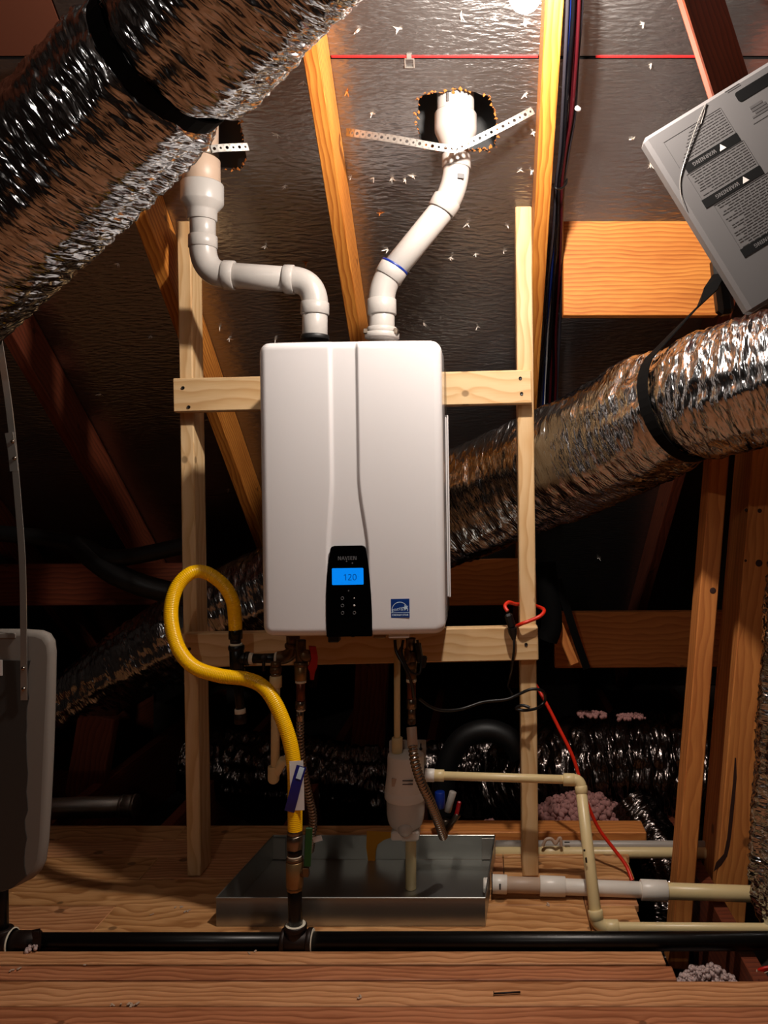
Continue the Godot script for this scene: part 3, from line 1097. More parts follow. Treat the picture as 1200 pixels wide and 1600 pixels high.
func make_vents() -> void:
	var d := 2.10
	var k := d / F
	var o := thing("vent_pipe", P(597, 525, d), "right white plastic vent pipe slanting up from the heater to the cut roof hole", "pipe", "white vent pipes of the heater")
	seg("collar", P(597, 529, d), P(597, 521, d), 27 * k, M.pvc, o)
	seg("collar", P(597, 521, d), P(597, 512, d), 23 * k, M.pvc, o)
	for s in [-25.0, 22.0]:
		var g := Geo.new()
		cbox(g, Transform3D(Basis(), P(597 + s, 518, d - 0.02)), Vector3(0.012, 0.014, 0.02), 0.002)
		part("clamp_screw", g, M.nickel, o)
	seg("pipe", P(597, 530, d), P(597, 480, d), 19.5 * k, M.pvc, o)
	seg("hub", P(597, 492, d), P(596.5, 468, d), 22.5 * k, M.pvc, o)
	bend("elbow", P(596.5, 472, d), P(596, 450, d), P(609, 429, d), 20.5 * k, M.pvc, o)
	seg("hub", P(606, 434, d), P(617, 416, d), 22.5 * k, M.pvc, o)
	seg("primer_ring", P(615.5, 418.5, d), P(617.6, 415, d), 22.7 * k, M.blue, o)
	seg("pipe", P(610, 428, d), P(699, 318, d), 19.5 * k, M.pvc, o)
	seg("hub", P(689, 330.5, d), P(699, 312, d), 22.5 * k, M.pvc, o)
	bend("elbow", P(697, 318, d), P(713, 290, d), P(713, 258, d), 20.5 * k, M.pvc, o)
	seg("hub", P(713, 264, d), P(713, 243, d), 22.5 * k, M.pvc, o)
	seg("clamp_band", P(712.5, 246, d), P(712.5, 226, d), 20.0 * k, M.nickel, o)
	var g2 := Geo.new()
	lathe(g2, [Vector2(0, 0), Vector2(19 * k, 0), Vector2(20 * k, 0.004), Vector2(26 * k, 16 * k), Vector2(32.5 * k, 30 * k), Vector2(33 * k, 34 * k), Vector2(33 * k, 58 * k), Vector2(31.5 * k, 60 * k), Vector2(0, 60 * k)], P(712, 238, d), Vector3.UP, 32)
	part("reducer", g2, M.pvc, o)
	seg("pipe", P(712, 182, d), P(711, 30, d), 29 * k, M.pvc, o)
	g2 = Geo.new()
	for q in [[708.0, 236.0], [717.0, 232.0]]:
		rod(g2, P(q[0], q[1], d - 0.045), P(q[0], q[1], d - 0.058), 0.006, 0.001, 6)
	part("bolt", g2, M.steel, o)
	g2 = Geo.new()
	cbox(g2, Transform3D(Basis(Vector3(0, 1, 0), -0.1), P(701, 160, d) + Vector3(0, 0, 29 * k)), Vector3(0.006, 0.04, 0.0016), 0.0003)
	part("print_mark", g2, M.ink_grey, o)
	g2 = Geo.new()
	cbox(g2, Transform3D(Basis(Vector3(0, 1, 0), 0.3), P(719, 283, d) + Vector3(0.003, 0, 20.8 * k)), Vector3(0.018, 0.012, 0.0016), 0.0003)
	part("print_mark", g2, M.ink_grey, o)

	o = thing("vent_pipe", P(492, 525, d), "left white plastic vent pipe jogging sideways up behind the big foil duct", "pipe", "white vent pipes of the heater")
	seg("hub", P(492, 531, d), P(492, 524, d), 22 * k, M.black_rubber, o)
	seg("pipe", P(492, 530, d), P(492, 485, d), 19.5 * k, M.pvc, o)
	seg("hub", P(492, 492, d), P(492, 473, d), 22.0 * k, M.pvc, o)
	bend("elbow", P(492, 477, d), P(492, 438, d), P(455, 437, d), 20.5 * k, M.pvc, o)
	seg("hub", P(460, 437, d), P(445, 436.5, d), 22.5 * k, M.pvc, o)
	seg("pipe", P(450, 436.5, d), P(358, 430, d), 19.5 * k, M.pvc, o)
	seg("hub", P(367, 430.5, d), P(350, 429.5, d), 22.5 * k, M.pvc, o)
	bend("elbow", P(354, 430, d), P(318, 428, d), P(317, 385, d), 20.5 * k, M.pvc, o)
	seg("hub", P(317, 388, d), P(317, 369, d), 22.0 * k, M.pvc, o)
	seg("pipe", P(317, 374, d), P(316.5, 338, d), 19.5 * k, M.pvc, o)
	g2 = Geo.new()
	lathe(g2, [Vector2(0, 0), Vector2(21.5 * k, 0), Vector2(22.5 * k, 2 * k), Vector2(22.5 * k, 14 * k), Vector2(24 * k, 17 * k), Vector2(32 * k, 27 * k), Vector2(32.5 * k, 30 * k), Vector2(32.5 * k, 56 * k), Vector2(31 * k, 58 * k), Vector2(0, 58 * k)], P(316, 345, d), Vector3.UP, 32)
	part("reducer", g2, M.pvc, o)
	seg("coupling", P(315, 288, d), P(314.5, 250, d), 28.5 * k, M.pvc_tan, o)
	seg("pipe", P(314.5, 252, d), P(316, 60, d), 25.5 * k, M.pvc_tan, o)
	seg("clamp_band", P(314.5, 247, d), P(315, 232, d), 26.6 * k, M.nickel, o)

	# perforated hanger straps
	strap_with_holes([P(541, 206, 2.085), P(546, 207, 2.05), P(560, 209, 2.03), P(620, 218, 2.018), P(680, 229, 2.012), P(712, 233, 2.013)], "perforated steel strap from the orange rafter to the right vent pipe, left half")
	strap_with_holes([P(708, 235, 2.011), P(735, 223, 2.012), P(775, 203, 2.015), P(806, 187, 2.018), P(837, 170, 2.03)], "perforated steel strap from the right vent pipe up to the rafter with wires, right half")
	strap_with_holes([P(330, 233, 2.07), P(345, 231, 2.08), P(370, 230, 2.10), P(394, 229, 2.125)], "perforated strap in shadow beside the left vent pipe")

func strap_with_holes(pts: Array, label: String) -> void:
	var path := even(spline(pts, 14), 0.0005)
	var g := Geo.new()
	var w := 0.0195
	var pitch := 0.0165
	var n := int((path.size() * 0.0005) / pitch)
	for i in n:
		var i0 := int(i * pitch / 0.0005)
		var i1 := mini(int((i + 1) * pitch / 0.0005), path.size() - 1)
		var a: Vector3 = path[i0]
		var b: Vector3 = path[i1]
		var t := (b - a).normalized()
		var x := (Vector3(0, 1, 0) - t * t.y).normalized()
		var nrm := t.cross(x)
		var hr := 0.0043 if i % 2 == 0 else 0.003
		var L := a.distance_to(b)
		var mid := (a + b) / 2
		var ring := []
		var box := []
		for j in 12:
			var an := TAU * j / 12 + PI / 12
			ring.append(mid + (t * cos(an) + x * sin(an)) * hr)
			var q := Vector2(cos(an), sin(an))
			var sc := minf((L / 2) / maxf(absf(q.x), 1e-5), (w / 2) / maxf(absf(q.y), 1e-5))
			box.append(mid + t * q.x * sc + x * q.y * sc)
		# corners of the cell, so that the edge stays straight
		for j in 12:
			var e := (j + 1) % 12
			for sg in [-1.0, 1.0]:
				var of: Vector3 = nrm * sg * 0.0005
				g.face([ring[j] + of, ring[e] + of, box[e] + of, box[j] + of], mid - of * 100.0, [Vector2(), Vector2(), Vector2(), Vector2()])
		for sx in [-1.0, 1.0]:
			for sy in [-1.0, 1.0]:
				var c: Vector3 = mid + t * sx * L / 2 + x * sy * w / 2
				var c1: Vector3 = mid + t * sx * L / 2 + x * sy * (w / 2 * 0.3)
				var c2: Vector3 = mid + t * sx * L * 0.25 + x * sy * w / 2
				for sg in [-1.0, 1.0]:
					var of: Vector3 = nrm * sg * 0.0005
					g.face([c + of, c1 + of, c2 + of], mid - of * 100.0, [Vector2(), Vector2(), Vector2()])
	solo("hanger_strap", g, M.strap_steel, label, "strap", "perforated steel straps of the vent pipes")

# ---------------------------------------------------------------- foil ducts
func make_ducts() -> void:
	# big duct, upper left
	var pts := [P(-330, 690, 1.74), P(-160, 510, 1.62), P(-20, 372, 1.53), P(95, 255, 1.46), P(190, 160, 1.40), P(262, 86, 1.345), P(340, 6, 1.285), P(430, -95, 1.22), P(560, -230, 1.14)]
	var rad := [0.143, 0.143, 0.143, 0.143, 0.141, 0.138, 0.138, 0.138, 0.138]
	var g := duct_mesh(pts, rad, 101, 0.0085, 26.0, 460, 150, [[0.615, 0.028, 0.16]])
	solo("flexible_duct", g, M.foil, "big shiny foil duct crossing the upper left corner with a black strap round it", "duct", "foil wrapped flexible ducts")
	var rg := duct_ring(pts, rad, 0.615, -150.0, 110.0, -0.013)
	g = Geo.new()
	ribbon(g, rg[0], rg[1], 0.030, 0.004)
	solo("duct_strap", g, M.black_web, "black strap cinching the big foil duct in the upper left corner", "strap")
	# long duct on the right, passing behind the heater to the lower left
	pts = [P(1480, 540, 1.72), P(1340, 560, 1.80), P(1240, 580, 1.88), P(1150, 605, 1.98), P(1062, 632, 2.12), P(950, 690, 2.36), P(820, 748, 2.62), P(690, 803, 2.80), P(560, 862, 2.95), P(430, 925, 3.03), P(330, 968, 3.06), P(220, 1030, 3.10), P(130, 1086, 3.16), P(40, 1140, 3.22)]
	rad = [0.155, 0.155, 0.156, 0.158, 0.165, 0.178, 0.185, 0.19, 0.19, 0.175, 0.165, 0.145, 0.125, 0.12]
	g = duct_mesh(pts, rad, 207, 0.0095, 20.0, 520, 140, [[0.30, 0.016, 0.10], [0.785, 0.008, 0.2]])
	solo("flexible_duct", g, M.foil, "long foil duct sloping down from the right edge behind the right stud and the heater", "duct", "foil wrapped flexible ducts")
	rg = duct_ring(pts, rad, 0.30, -115.0, 60.0, -0.006)
	var hang: Array = rg[0]
	var ac: Array = rg[1]
	for q in [P(1092, 478, 2.06), P(1110, 452, 2.11), P(1124, 428, 2.16)]:
		hang.append(q)
		ac.append(ac[-1].lerp(Vector3(0.8, 0.2, 0.5), 0.4))
	g = Geo.new()
	ribbon(g, hang, ac, 0.036, 0.003)
	solo("duct_strap", g, M.black_web, "black webbing strap holding up the foil duct on the right", "strap")
	g = Geo.new()
	cbox(g, Transform3D(Basis(Vector3(0, 0, 1), 0.12), P(1128, 447, 2.19)), Vector3(0.045, 0.16, 0.05), 0.012)
	solo("strap_bracket", g, M.black_plastic, "black bracket under the hanging grey cabinet where the duct strap is fixed", "bracket")
	# ribbed duct low on the right
	pts = [P(800, 1235, 3.1), P(880, 1212, 3.0), P(970, 1206, 2.95), P(1060, 1212, 2.92), P(1160, 1228, 2.92), P(1300, 1240, 2.95)]
	rad = [0.19, 0.205, 0.212, 0.212, 0.205, 0.20]
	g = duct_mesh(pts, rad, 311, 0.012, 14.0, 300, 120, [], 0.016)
	solo("flexible_duct", g, M.shaded_foil, "dim ribbed foil duct lying low behind the two timber posts at right", "duct", "foil wrapped flexible ducts")
	pts = [P(985, 1262, 2.74), P(1025, 1330, 2.62), P(1045, 1400, 2.50), P(1050, 1470, 2.44), P(1050, 1560, 2.40)]
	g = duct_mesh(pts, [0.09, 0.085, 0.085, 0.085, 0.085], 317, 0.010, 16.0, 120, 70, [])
	solo("flexible_duct", g, M.shaded_foil, "small dark foil duct dropping below the deck edge behind the white drain pipe", "duct", "foil wrapped flexible ducts")
	pts = [P(1262, 860, 2.06), P(1248, 980, 2.05), P(1238, 1150, 2.04), P(1228, 1300, 2.03), P(1238, 1420, 2.03), P(1300, 1490, 2.03)]
	g = duct_mesh(pts, [0.085, 0.09, 0.09, 0.088, 0.09, 0.09], 331, 0.010, 22.0, 240, 90, [])
	solo("flexible_duct", g, M.foil, "crumpled foil duct standing upright against the right edge beside the posts", "duct", "foil wrapped flexible ducts")
	pts = [P(300, 1190, 3.25), P(400, 1205, 3.22), P(500, 1215, 3.2), P(590, 1225, 3.22), P(700, 1215, 3.3), P(800, 1205, 3.35)]
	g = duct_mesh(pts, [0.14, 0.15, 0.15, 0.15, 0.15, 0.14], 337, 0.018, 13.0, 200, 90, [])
	solo("flexible_duct", g, M.shaded_foil, "dark foil duct behind the pan, seen between the yellow hose and the condensate trap", "duct", "foil wrapped flexible ducts")
	# rigid vent pipe lying at the left
	var o := thing("vent_duct", P(120, 1262, 2.75), "round galvanised duct end lying on the far floor behind the grey box", "duct")
	var kk := 2.75 / F
	g = Geo.new()
	rod(g, P(-160, 1272, 2.75), P(192, 1260, 2.75), 16.5 * kk, 0.001, 36)
	part("duct_pipe", g, M.galvanised, o)
	g = Geo.new()
	rod(g, P(190, 1260, 2.75), P(194, 1260, 2.75), 18.0 * kk, 0.001, 36)
	rod(g, P(194, 1260, 2.75), P(209, 1259, 2.75), 17.0 * kk, 0.001, 36)
	rod(g, P(209, 1259, 2.75), P(213, 1259, 2.75), 18.0 * kk, 0.001, 36)
	part("end_collar", g, M.galvanised, o)

# ---------------------------------------------------------------- cabinets
func make_cabinets() -> void:
	# hanging cabinet with warning labels, turned on its corner at the right
	var A := P(1004, 216, CD)
	var e1 := (P(1204, 93, CD) - A).normalized()
	var e2 := (P(1170, 492, CD) - A).normalized()
	e2 = (e2 - e1 * e1.dot(e2)).normalized()
	var Z := Vector3(0, 0, 1)
	var hgt := 0.322 * CS
	var wid := 0.46 * CS
	# own axes: text runs along -e1 with its top towards e2
	var B := Basis(-e1, e2, (-e1).cross(e2))
	var at := func(u: float, v: float, z := 0.0) -> Vector3: return A + e1 * u * 0.001 * CS + e2 * v * 0.001 * CS + Z * z
	var o := thing("cabinet", at.call(230.0, 322.0, -0.03), "pale grey metal cabinet hanging tilted at upper right with upside-down warning labels", "cabinet")
	var g := Geo.new()
	cbox(g, Transform3D(B, A + e1 * wid / 2 + e2 * hgt / 2 + Z * -0.0205), Vector3(wid, hgt, 0.041), 0.008)
	part("body", g, M.box_paint, o)
	for q in [[80.0, 23.0, 46.0, 0.0], [84.0, 85.0, 46.0, 1.0], [95.0, 148.0, 80.0, 2.0]]:
		var x0: float = q[0] - 54.0
		var v0: float = q[1]
		var hh: float = q[2]
		g = Geo.new()
		for e in [[50.0, 0.0, 104.0, 0.5], [-1.5, hh / 2, 0.5, hh], [102.0, hh / 2, 0.5, hh]]:
			cbox(g, Transform3D(B, at.call(x0 + e[0], v0 + e[1], 0.0003)), Vector3(e[2] * 0.001 * CS, e[3] * 0.001 * CS, 0.0004), 0.0)
		part("label_border", g, M.ink_grey, o)
		g = Geo.new()
		var n := int(hh / 4.2)
		var rg := RandomNumberGenerator.new()
		rg.seed = 900 + int(v0)
		for i in n:
			var u := 100.0
			var stop := rg.randf_range(2.0, 34.0) if i % 3 == 2 else 3.0
			if q[3] == 0.0: stop = maxf(stop, 44.0 - i * 4.0)
			while u > stop + 3.0:
				var L := minf(rg.randf_range(4.0, 13.0), u - stop)
				cbox(g, Transform3D(B, at.call(x0 + u - L / 2, v0 + 3.0 + i * 4.2, 0.0003)), Vector3(L * 0.001 * CS, 0.0015, 0.0004), 0.0)
				u -= L + 1.6
		var pr := part("fine_print", g, M.ink_grey, o)
		pr.set_meta("kind", "stuff")
		g = Geo.new()
		var bs := 18.0 if q[3] == 0.0 else 0.0
		cbox(g, Transform3D(B, at.call(x0 + 50 + bs / 4, v0 + hh + 7.5, 0.0004)), Vector3((106.0 - bs / 2) * 0.001 * CS, 0.0145 * CS, 0.0006), 0.0)
		var bar := part("warning_bar", g, M.ink, o)
		words("lettering", "WARNING", 0.042 * CS, Transform3D(B, at.call(x0 + 40, v0 + hh + 7.5, 0.0009)), M.box_paint, bar, true)
		g = Geo.new()
		extrude(g, PackedVector2Array([Vector2(-0.0075, 0.006), Vector2(0.0075, 0.006), Vector2(0, -0.0065)]), 0.0, 0.0004, Transform3D(B, at.call(x0 + 72, v0 + hh + 7.5, 0.0008)))
		part("warning_sign", g, M.paper, bar)
	g = Geo.new()
	extrude(g, round_rect(0.090 * CS, 0.017 * CS, 0.006), 0.0, 0.0005, Transform3D(B, at.call(203.0, 24.0, 0.0003)))
	part("badge", g, M.ink, o)
	g = Geo.new()
	for q in [[178, 48, 22, 4], [180, 53, 26, 4], [182, 58, 24, 4], [178, 63, 30, 3], [176, 72, 34, 1], [196, 68, 6, 5], [160, 6, 26, 1], [162, 9, 24, 1], [228, 120, 90, 0.6], [184, 150, 0.6, 58], [215, 290, 60, 0.8], [222, 318, 30, 4], [238, 312, 8, 5], [206, 286, 44, 0.8]]:
		cbox(g, Transform3D(B, at.call(q[0], q[1], 0.0003)), Vector3(q[2] * 0.001 * CS, q[3] * 0.001 * CS, 0.0004), 0.0)
	part("fine_print", g, M.ink_grey, o)
	# raised edge of the film over the labels, with its bright end
	g = Geo.new()
	var film := spline([at.call(112, 6, 0.0015), at.call(84, 26, 0.003), at.call(48, 56, 0.002), at.call(18, 84, 0.001), at.call(4, 108, 0.001), at.call(0, 126, -0.002)], 10)
	tube(g, film, 0.0009, 8)
	part("film_edge", g, M.film, o)
	g = Geo.new()
	extrude(g, PackedVector2Array([Vector2(0.012, 0.009), Vector2(0.014, 0.006), Vector2(-0.008, -0.014), Vector2(-0.011, -0.011)]), 0.0, 0.0012, Transform3D(Basis(e1, -e2, Z), at.call(95.0, 18.5, 0.0006)))
	part("film_flap", g, M.paper, o)

	# grey duct-board plenum at the left edge
	var d := 1.72
	o = thing("plenum_box", P(-60, 1390, d), "grey sealed box hung at the left edge on a flat metal strap", "duct box")
	var pl := PackedVector2Array()
	for q in [[-200, 984], [30, 985], [60, 987], [72, 992], [79, 1003], [81, 1020], [80, 1080], [77, 1180], [73, 1260], [69, 1320], [65, 1350], [58, 1366], [46, 1377], [20, 1390], [0, 1397], [-200, 1400]]:
		var p := P(q[0], q[1], d)
		pl.append(Vector2(p.x, p.y))
	# the box draws in behind its rounded front
	var lofts := []
	var luv := []
	for e in [[0.014, 0.0], [0.009, 0.001], [0.004, 0.004], [0.001, 0.009], [0.0, 0.016], [0.0, 0.02], [0.05, 0.06], [0.15, 0.16], [0.27, 0.30]]:
		var row := PackedVector3Array()
		var ruv := PackedVector2Array()
		var c := P(-100, 1190, d)
		for i in pl.size() + 1:
			var p := pl[i % pl.size()]
			var to := Vector2(c.x - p.x, c.y - p.y)
			p += to.normalized() * e[0]
			row.append(Vector3(p.x, p.y, -d - e[1]))
			ruv.append(p)
		lofts.append(row)
		luv.append(ruv)
	g = Geo.new()
	g.grid(lofts, true, luv)
	var inner := PackedVector2Array()
	for i in pl.size(): inner.append(Vector2(lofts[0][i].x, lofts[0][i].y))
	extrude(g, inner, -d - 0.02, -d + 0.0002, Transform3D(), false)
	part("body", g, M.mastic, o)
	var rg2 := RandomNumberGenerator.new()
	rg2.seed = 12
	pl = PackedVector2Array()
	var edge := []
	for i in 24:
		var y := 1032.0 + i * 14.6
		edge.append(Vector2(46.0 - i * 0.25 + rg2.randf_range(-2.5, 2.5), y))
	edge.append(Vector2(20, 1387))
	edge.append(Vector2(0, 1393))
	edge.append(Vector2(-190, 1395))
	edge.append(Vector2(-190, 1030))
	for q in edge:
		var p := P(q.x, q.y, d)
		pl.append(Vector2(p.x, p.y))
	g = Geo.new()
	extrude(g, pl, -d - 0.002, -d + 0.0025)
	part("face_board", g, M.duct_board, o)
	g = Geo.new()
	cbox(g, Transform3D(Basis(), P(-98, 993, d) + Vector3(0, 0, 0.002)), Vector3(0.34, 0.012, 0.006), 0.002)
	part("top_flange", g, M.mastic, o)
	g = Geo.new()
	cbox(g, Transform3D(Basis(), P(-3, 1043, d) + Vector3(0, 0, 0.003)), Vector3(0.022, 0.034, 0.001), 0.0003)
	part("label_plate", g, M.paper, o)
	# its strap
	o = thing("hanger_strap", P(37, 1094, d), "long flat galvanised strap curving down the left edge to the grey box", "strap")
	g = Geo.new()
	var sp := spline([P(-60, 250, 1.66), P(-18, 440, 1.68), P(3, 560, d - 0.015), P(17, 660, d - 0.013), P(28, 780, d - 0.012), P(35, 880, d - 0.012), P(37, 990, d - 0.01), P(37.5, 1094, d - 0.008)], 14)
	ribbon(g, sp, [Vector3(1, 0, 0)], 0.0135, 0.0022)
	part("strap_band", g, M.strap_steel, o)
	g = Geo.new()
	ribbon(g, spline([P(14, 676, d - 0.017), P(19, 705, d - 0.017), P(22, 736, d - 0.017)], 6), [Vector3(1, 0, 0)], 0.017, 0.002)
	part("splice_plate", g, M.strap_steel, o)
	for q in [[20.5, 690, 0.018], [23.5, 716, 0.018], [37.0, 1044, 0.010], [37.5, 1076, 0.010]]:
		g = Geo.new()
		var c := P(q[0], q[1], d - q[2])
		lathe(g, [Vector2(0.0042, 0), Vector2(0.0042, 0.003), Vector2(0.003, 0.0045), Vector2(0, 0.005)], c, Vector3(0, 0, 1), 8)
		part("bolt", g, M.steel, o)

# ---------------------------------------------------------------- timbers and posts
func make_timbers() -> void:
	var list := [
		["post", P(1142, 505, 2.25), P(1061, 1515, 2.25), 0.052, 0.075, "timber", "narrow timber post at right, left of the thick post"],
		["post", P(1219, 505, 2.30), P(1133, 1520, 2.30), 0.092, 0.17, "timber", "thick timber post at right with a dark crack and knots"],
		["purlin", P(-260, 915, 3.30), P(310, 912, 3.30), 0.17, 0.038, "old_or_shaded_wood", "dim board crossing the dark back of the attic on the left behind the yellow hose"],  # darker wood here paints in the dimness at the back
		["purlin", P(560, 912, 3.32), P(838, 908, 3.32), 0.19, 0.038, "timber", "dim board behind the heater seen under the foil duct left of the right stud"],
		["purlin", P(866, 999, 2.95), P(1150, 997, 2.95), 0.205, 0.038, "timber", "brown board low at right between the right stud and the posts"],
		["dark_post", P(585, 960, 3.2), P(566, 1310, 3.2), 0.13, 0.06, "old_or_shaded_wood", "dark red-brown post behind the drain pan, under the control panel"],
		["dark_post", P(150, 1120, 3.05), P(120, 1300, 3.05), 0.14, 0.05, "old_or_shaded_wood", "dark red-brown post above the galvanised duct end at left"],
	]
	for q in list:
		var g := Geo.new()
		var a: Vector3 = q[1]
		var b: Vector3 = q[2]
		if q[0] == "purlin":
			beam(g, a, b, q[3], q[4], Vector3(0, 1, 0))
		else:
			beam(g, b + Vector3(0, 0, -q[4] / 2), a + Vector3(0, 0, -q[4] / 2), q[3], q[4], Vector3(1, 0, 0))
		if q[0] != "post":
			solo(q[0], g, M[q[5]], q[6], "post" if q[0] != "purlin" else "board")
			continue
		var o := thing("post", b + Vector3(0, 0, -q[4] / 2), q[6], "post")
		part("lumber", g, M[q[5]], o)
		var thick: bool = q[3] > 0.07
		for s in ([[1187, 798, 5.0], [1166, 797, 4.0], [1186, 880, 8.0], [1165, 876, 3.0]] if thick else [[1114, 923, 7.0]]):
			g = Geo.new()
			lathe(g, [Vector2(0, 0.0006), Vector2(0.6, 0.0006), Vector2(1.0, 0.0)].map(func(v): return Vector2(v.x * s[2] * 0.0013, v.y)), P(s[0], s[1], -b.z - 0.0002), Vector3(0, 0, 1), 14)
			part("knot", g, M.knot, o)
		if thick:
			g = Geo.new()
			var cr := PackedVector2Array()
			for s in [[1131, 1184], [1132, 1215], [1128, 1262], [1124, 1300], [1121, 1322], [1117, 1338], [1108, 1352], [1096, 1362], [1100, 1348], [1112, 1334], [1117, 1310], [1121, 1270], [1126, 1225], [1129, 1184]]:
				var p := P(s[0] + 19, s[1], -b.z)
				cr.append(Vector2(p.x, p.y))
			extrude(g, cr, b.z - 0.001, b.z + 0.0006)
			part("crack", g, M.knot, o)
	var g := Geo.new()
	beam(g, P(640, 1301, 2.52), P(1006, 1302, 2.52), 0.044, 0.09, Vector3(0, 1, 0))
	solo("sleeper", g, M.timber, "flat timber lying on the deck behind the pan and the rear pipes", "timber")
	g = Geo.new()
	beam(g, P(868, 965, 2.72), P(897, 1036, 2.72), 0.03, 0.05, Vector3(1, 0, 0))
	solo("slanted_brace", g, M.timber, "short slanted brace in the dark just right of the right stud", "timber")
	g = Geo.new()
	tube(g, spline([P(852, 880, 2.66), P(858, 930, 2.66), P(862, 975, 2.66), P(855, 1000, 2.66)], 8), 0.035, 14)
	solo("cloth_bundle", g, M.black_web, "black bundle hanging behind the right stud beside the orange cord", "bundle")
	g = Geo.new()
	ribbon(g, spline([P(872, 905, 2.64), P(890, 965, 2.66), P(903, 1005, 2.68), P(917, 1045, 2.70)], 8), [Vector3(1, 0.2, 0)], 0.026, 0.003)
	solo("loose_strap", g, M.black_web, "black strap slanting down across the low board right of the right stud", "strap")
	g = Geo.new()
	tube(g, spline([P(690, 1270, 2.95), P(697, 1200, 2.95), P(722, 1155, 2.95), P(765, 1142, 2.95), P(805, 1165, 2.95), P(825, 1230, 2.95)], 8), 0.042, 18)
	solo("insulated_hose", g, M.black_rubber, "black insulated hose arching in the dark behind the condensate drain", "hose")
	g = Geo.new()
	tube(g, spline([P(300, 850, 2.85), P(180, 872, 2.86), P(120, 850, 2.88), P(20, 835, 2.9), P(-60, 832, 2.9)], 8), 0.03, 16)
	tube(g, spline([P(120, 850, 2.88), P(170, 890, 2.86), P(215, 912, 2.86), P(262, 925, 2.88)], 8), 0.04, 16)
	solo("insulated_hose", g, M.black_rubber, "black insulated hose in front of the dim board at far left", "hose")

func fluff(g: Geo, n: int, sd: int, c: Vector3, s: Vector3, r0: float, r1: float) -> void:
	var rg := RandomNumberGenerator.new()
	rg.seed = sd
	for i in n:
		var q := Vector3(rg.randf_range(-1, 1), 0, rg.randf_range(-1, 1))
		var hh := maxf(0.0, 1.0 - (q.x * q.x + q.z * q.z) * 0.5) * rg.randf_range(0.6, 1.0)
		var p := c + Vector3(q.x * s.x, hh * s.y, q.z * s.z)
		var r := rg.randf_range(r0, r1)
		var rows := []
		var uvs := []
		for a in 5:
			var row := PackedVector3Array()
			var uv := PackedVector2Array()
			var th := PI * a / 4.0
			for b in 7:
				var ph := TAU * (b % 6) / 6
				var jit := 0.7 + 0.6 * absf(sin(float(a * 13 + (b % 6) * 7 + i * 3)))
				row.append(p + Vector3(sin(th) * cos(ph), cos(th), sin(th) * sin(ph)) * r * jit)
				uv.append(Vector2())
			rows.append(row)
			uvs.append(uv)
		g.grid(rows, true, uvs, Vector3.UP)

func make_insulation() -> void:
	var g := Geo.new()
	var c := P(1104, 1512, 1.90)
	c.y = -0.16
	fluff(g, 1300, 5, c, Vector3(0.09, 0.13, 0.055), 0.002, 0.007)
	solo("loose_insulation", g, M.pale_fluff, "heap of pale loose insulation in the gap under the gas pipe at lower right", "insulation", "", "stuff")
	g = Geo.new()
	c = P(905, 1300, 2.72)
	c.y = -0.09
	fluff(g, 1700, 6, c, Vector3(0.17, 0.16, 0.07), 0.004, 0.014)
	solo("loose_insulation", g, M.pink_fluff, "pink insulation heaped behind the flat timber under the ribbed duct", "insulation", "", "stuff")
	g = Geo.new()
	fluff(g, 90, 7, P(770, 1292, 2.70) + Vector3(0, -0.03, 0), Vector3(0.05, 0.05, 0.04), 0.003, 0.010)
	fluff(g, 60, 8, P(925, 1118, 2.86), Vector3(0.05, 0.008, 0.03), 0.003, 0.009)
	fluff(g, 60, 9, P(985, 1121, 2.84), Vector3(0.05, 0.008, 0.03), 0.003, 0.008)
	solo("insulation_tufts", g, M.pink_fluff, "scattered pink insulation tufts on the ribbed duct and behind the trap", "insulation", "", "stuff")

# ---------------------------------------------------------------- plumbing
func stack(o: Node, a: Vector3, dir: Vector3, list: Array) -> void:
	# pieces threaded one on the other: [name, length, radius, material, sides]
	var at := a
	var dd := dir.normalized()
	for q in list:
		var g := Geo.new()
		var n: int = q[4] if q.size() > 4 else 24
		var L: float = q[1]
		var r: float = q[2]
		if n <= 8:
			lathe(g, [Vector2(0, 0), Vector2(r * 0.92, 0), Vector2(r, r * 0.08), Vector2(r, L - r * 0.08), Vector2(r * 0.92, L), Vector2(0, L)], at, dd, n, 0.3)
		else:
			rod(g, at, at + dd * L, r, minf(0.0012, L * 0.3), n)
		part(q[0], g, q[3], o)
		at += dd * L

func corrugated(g: Geo, pts: Array, r: float, pitch: float, depth: float) -> void:
	var path := even(spline(pts, 24), pitch / 4.0)
	var rr := []
	for i in path.size():
		rr.append(r - depth + depth * [0.0, 0.75, 1.0, 0.75][i % 4])
	tube(g, path, rr, 18)

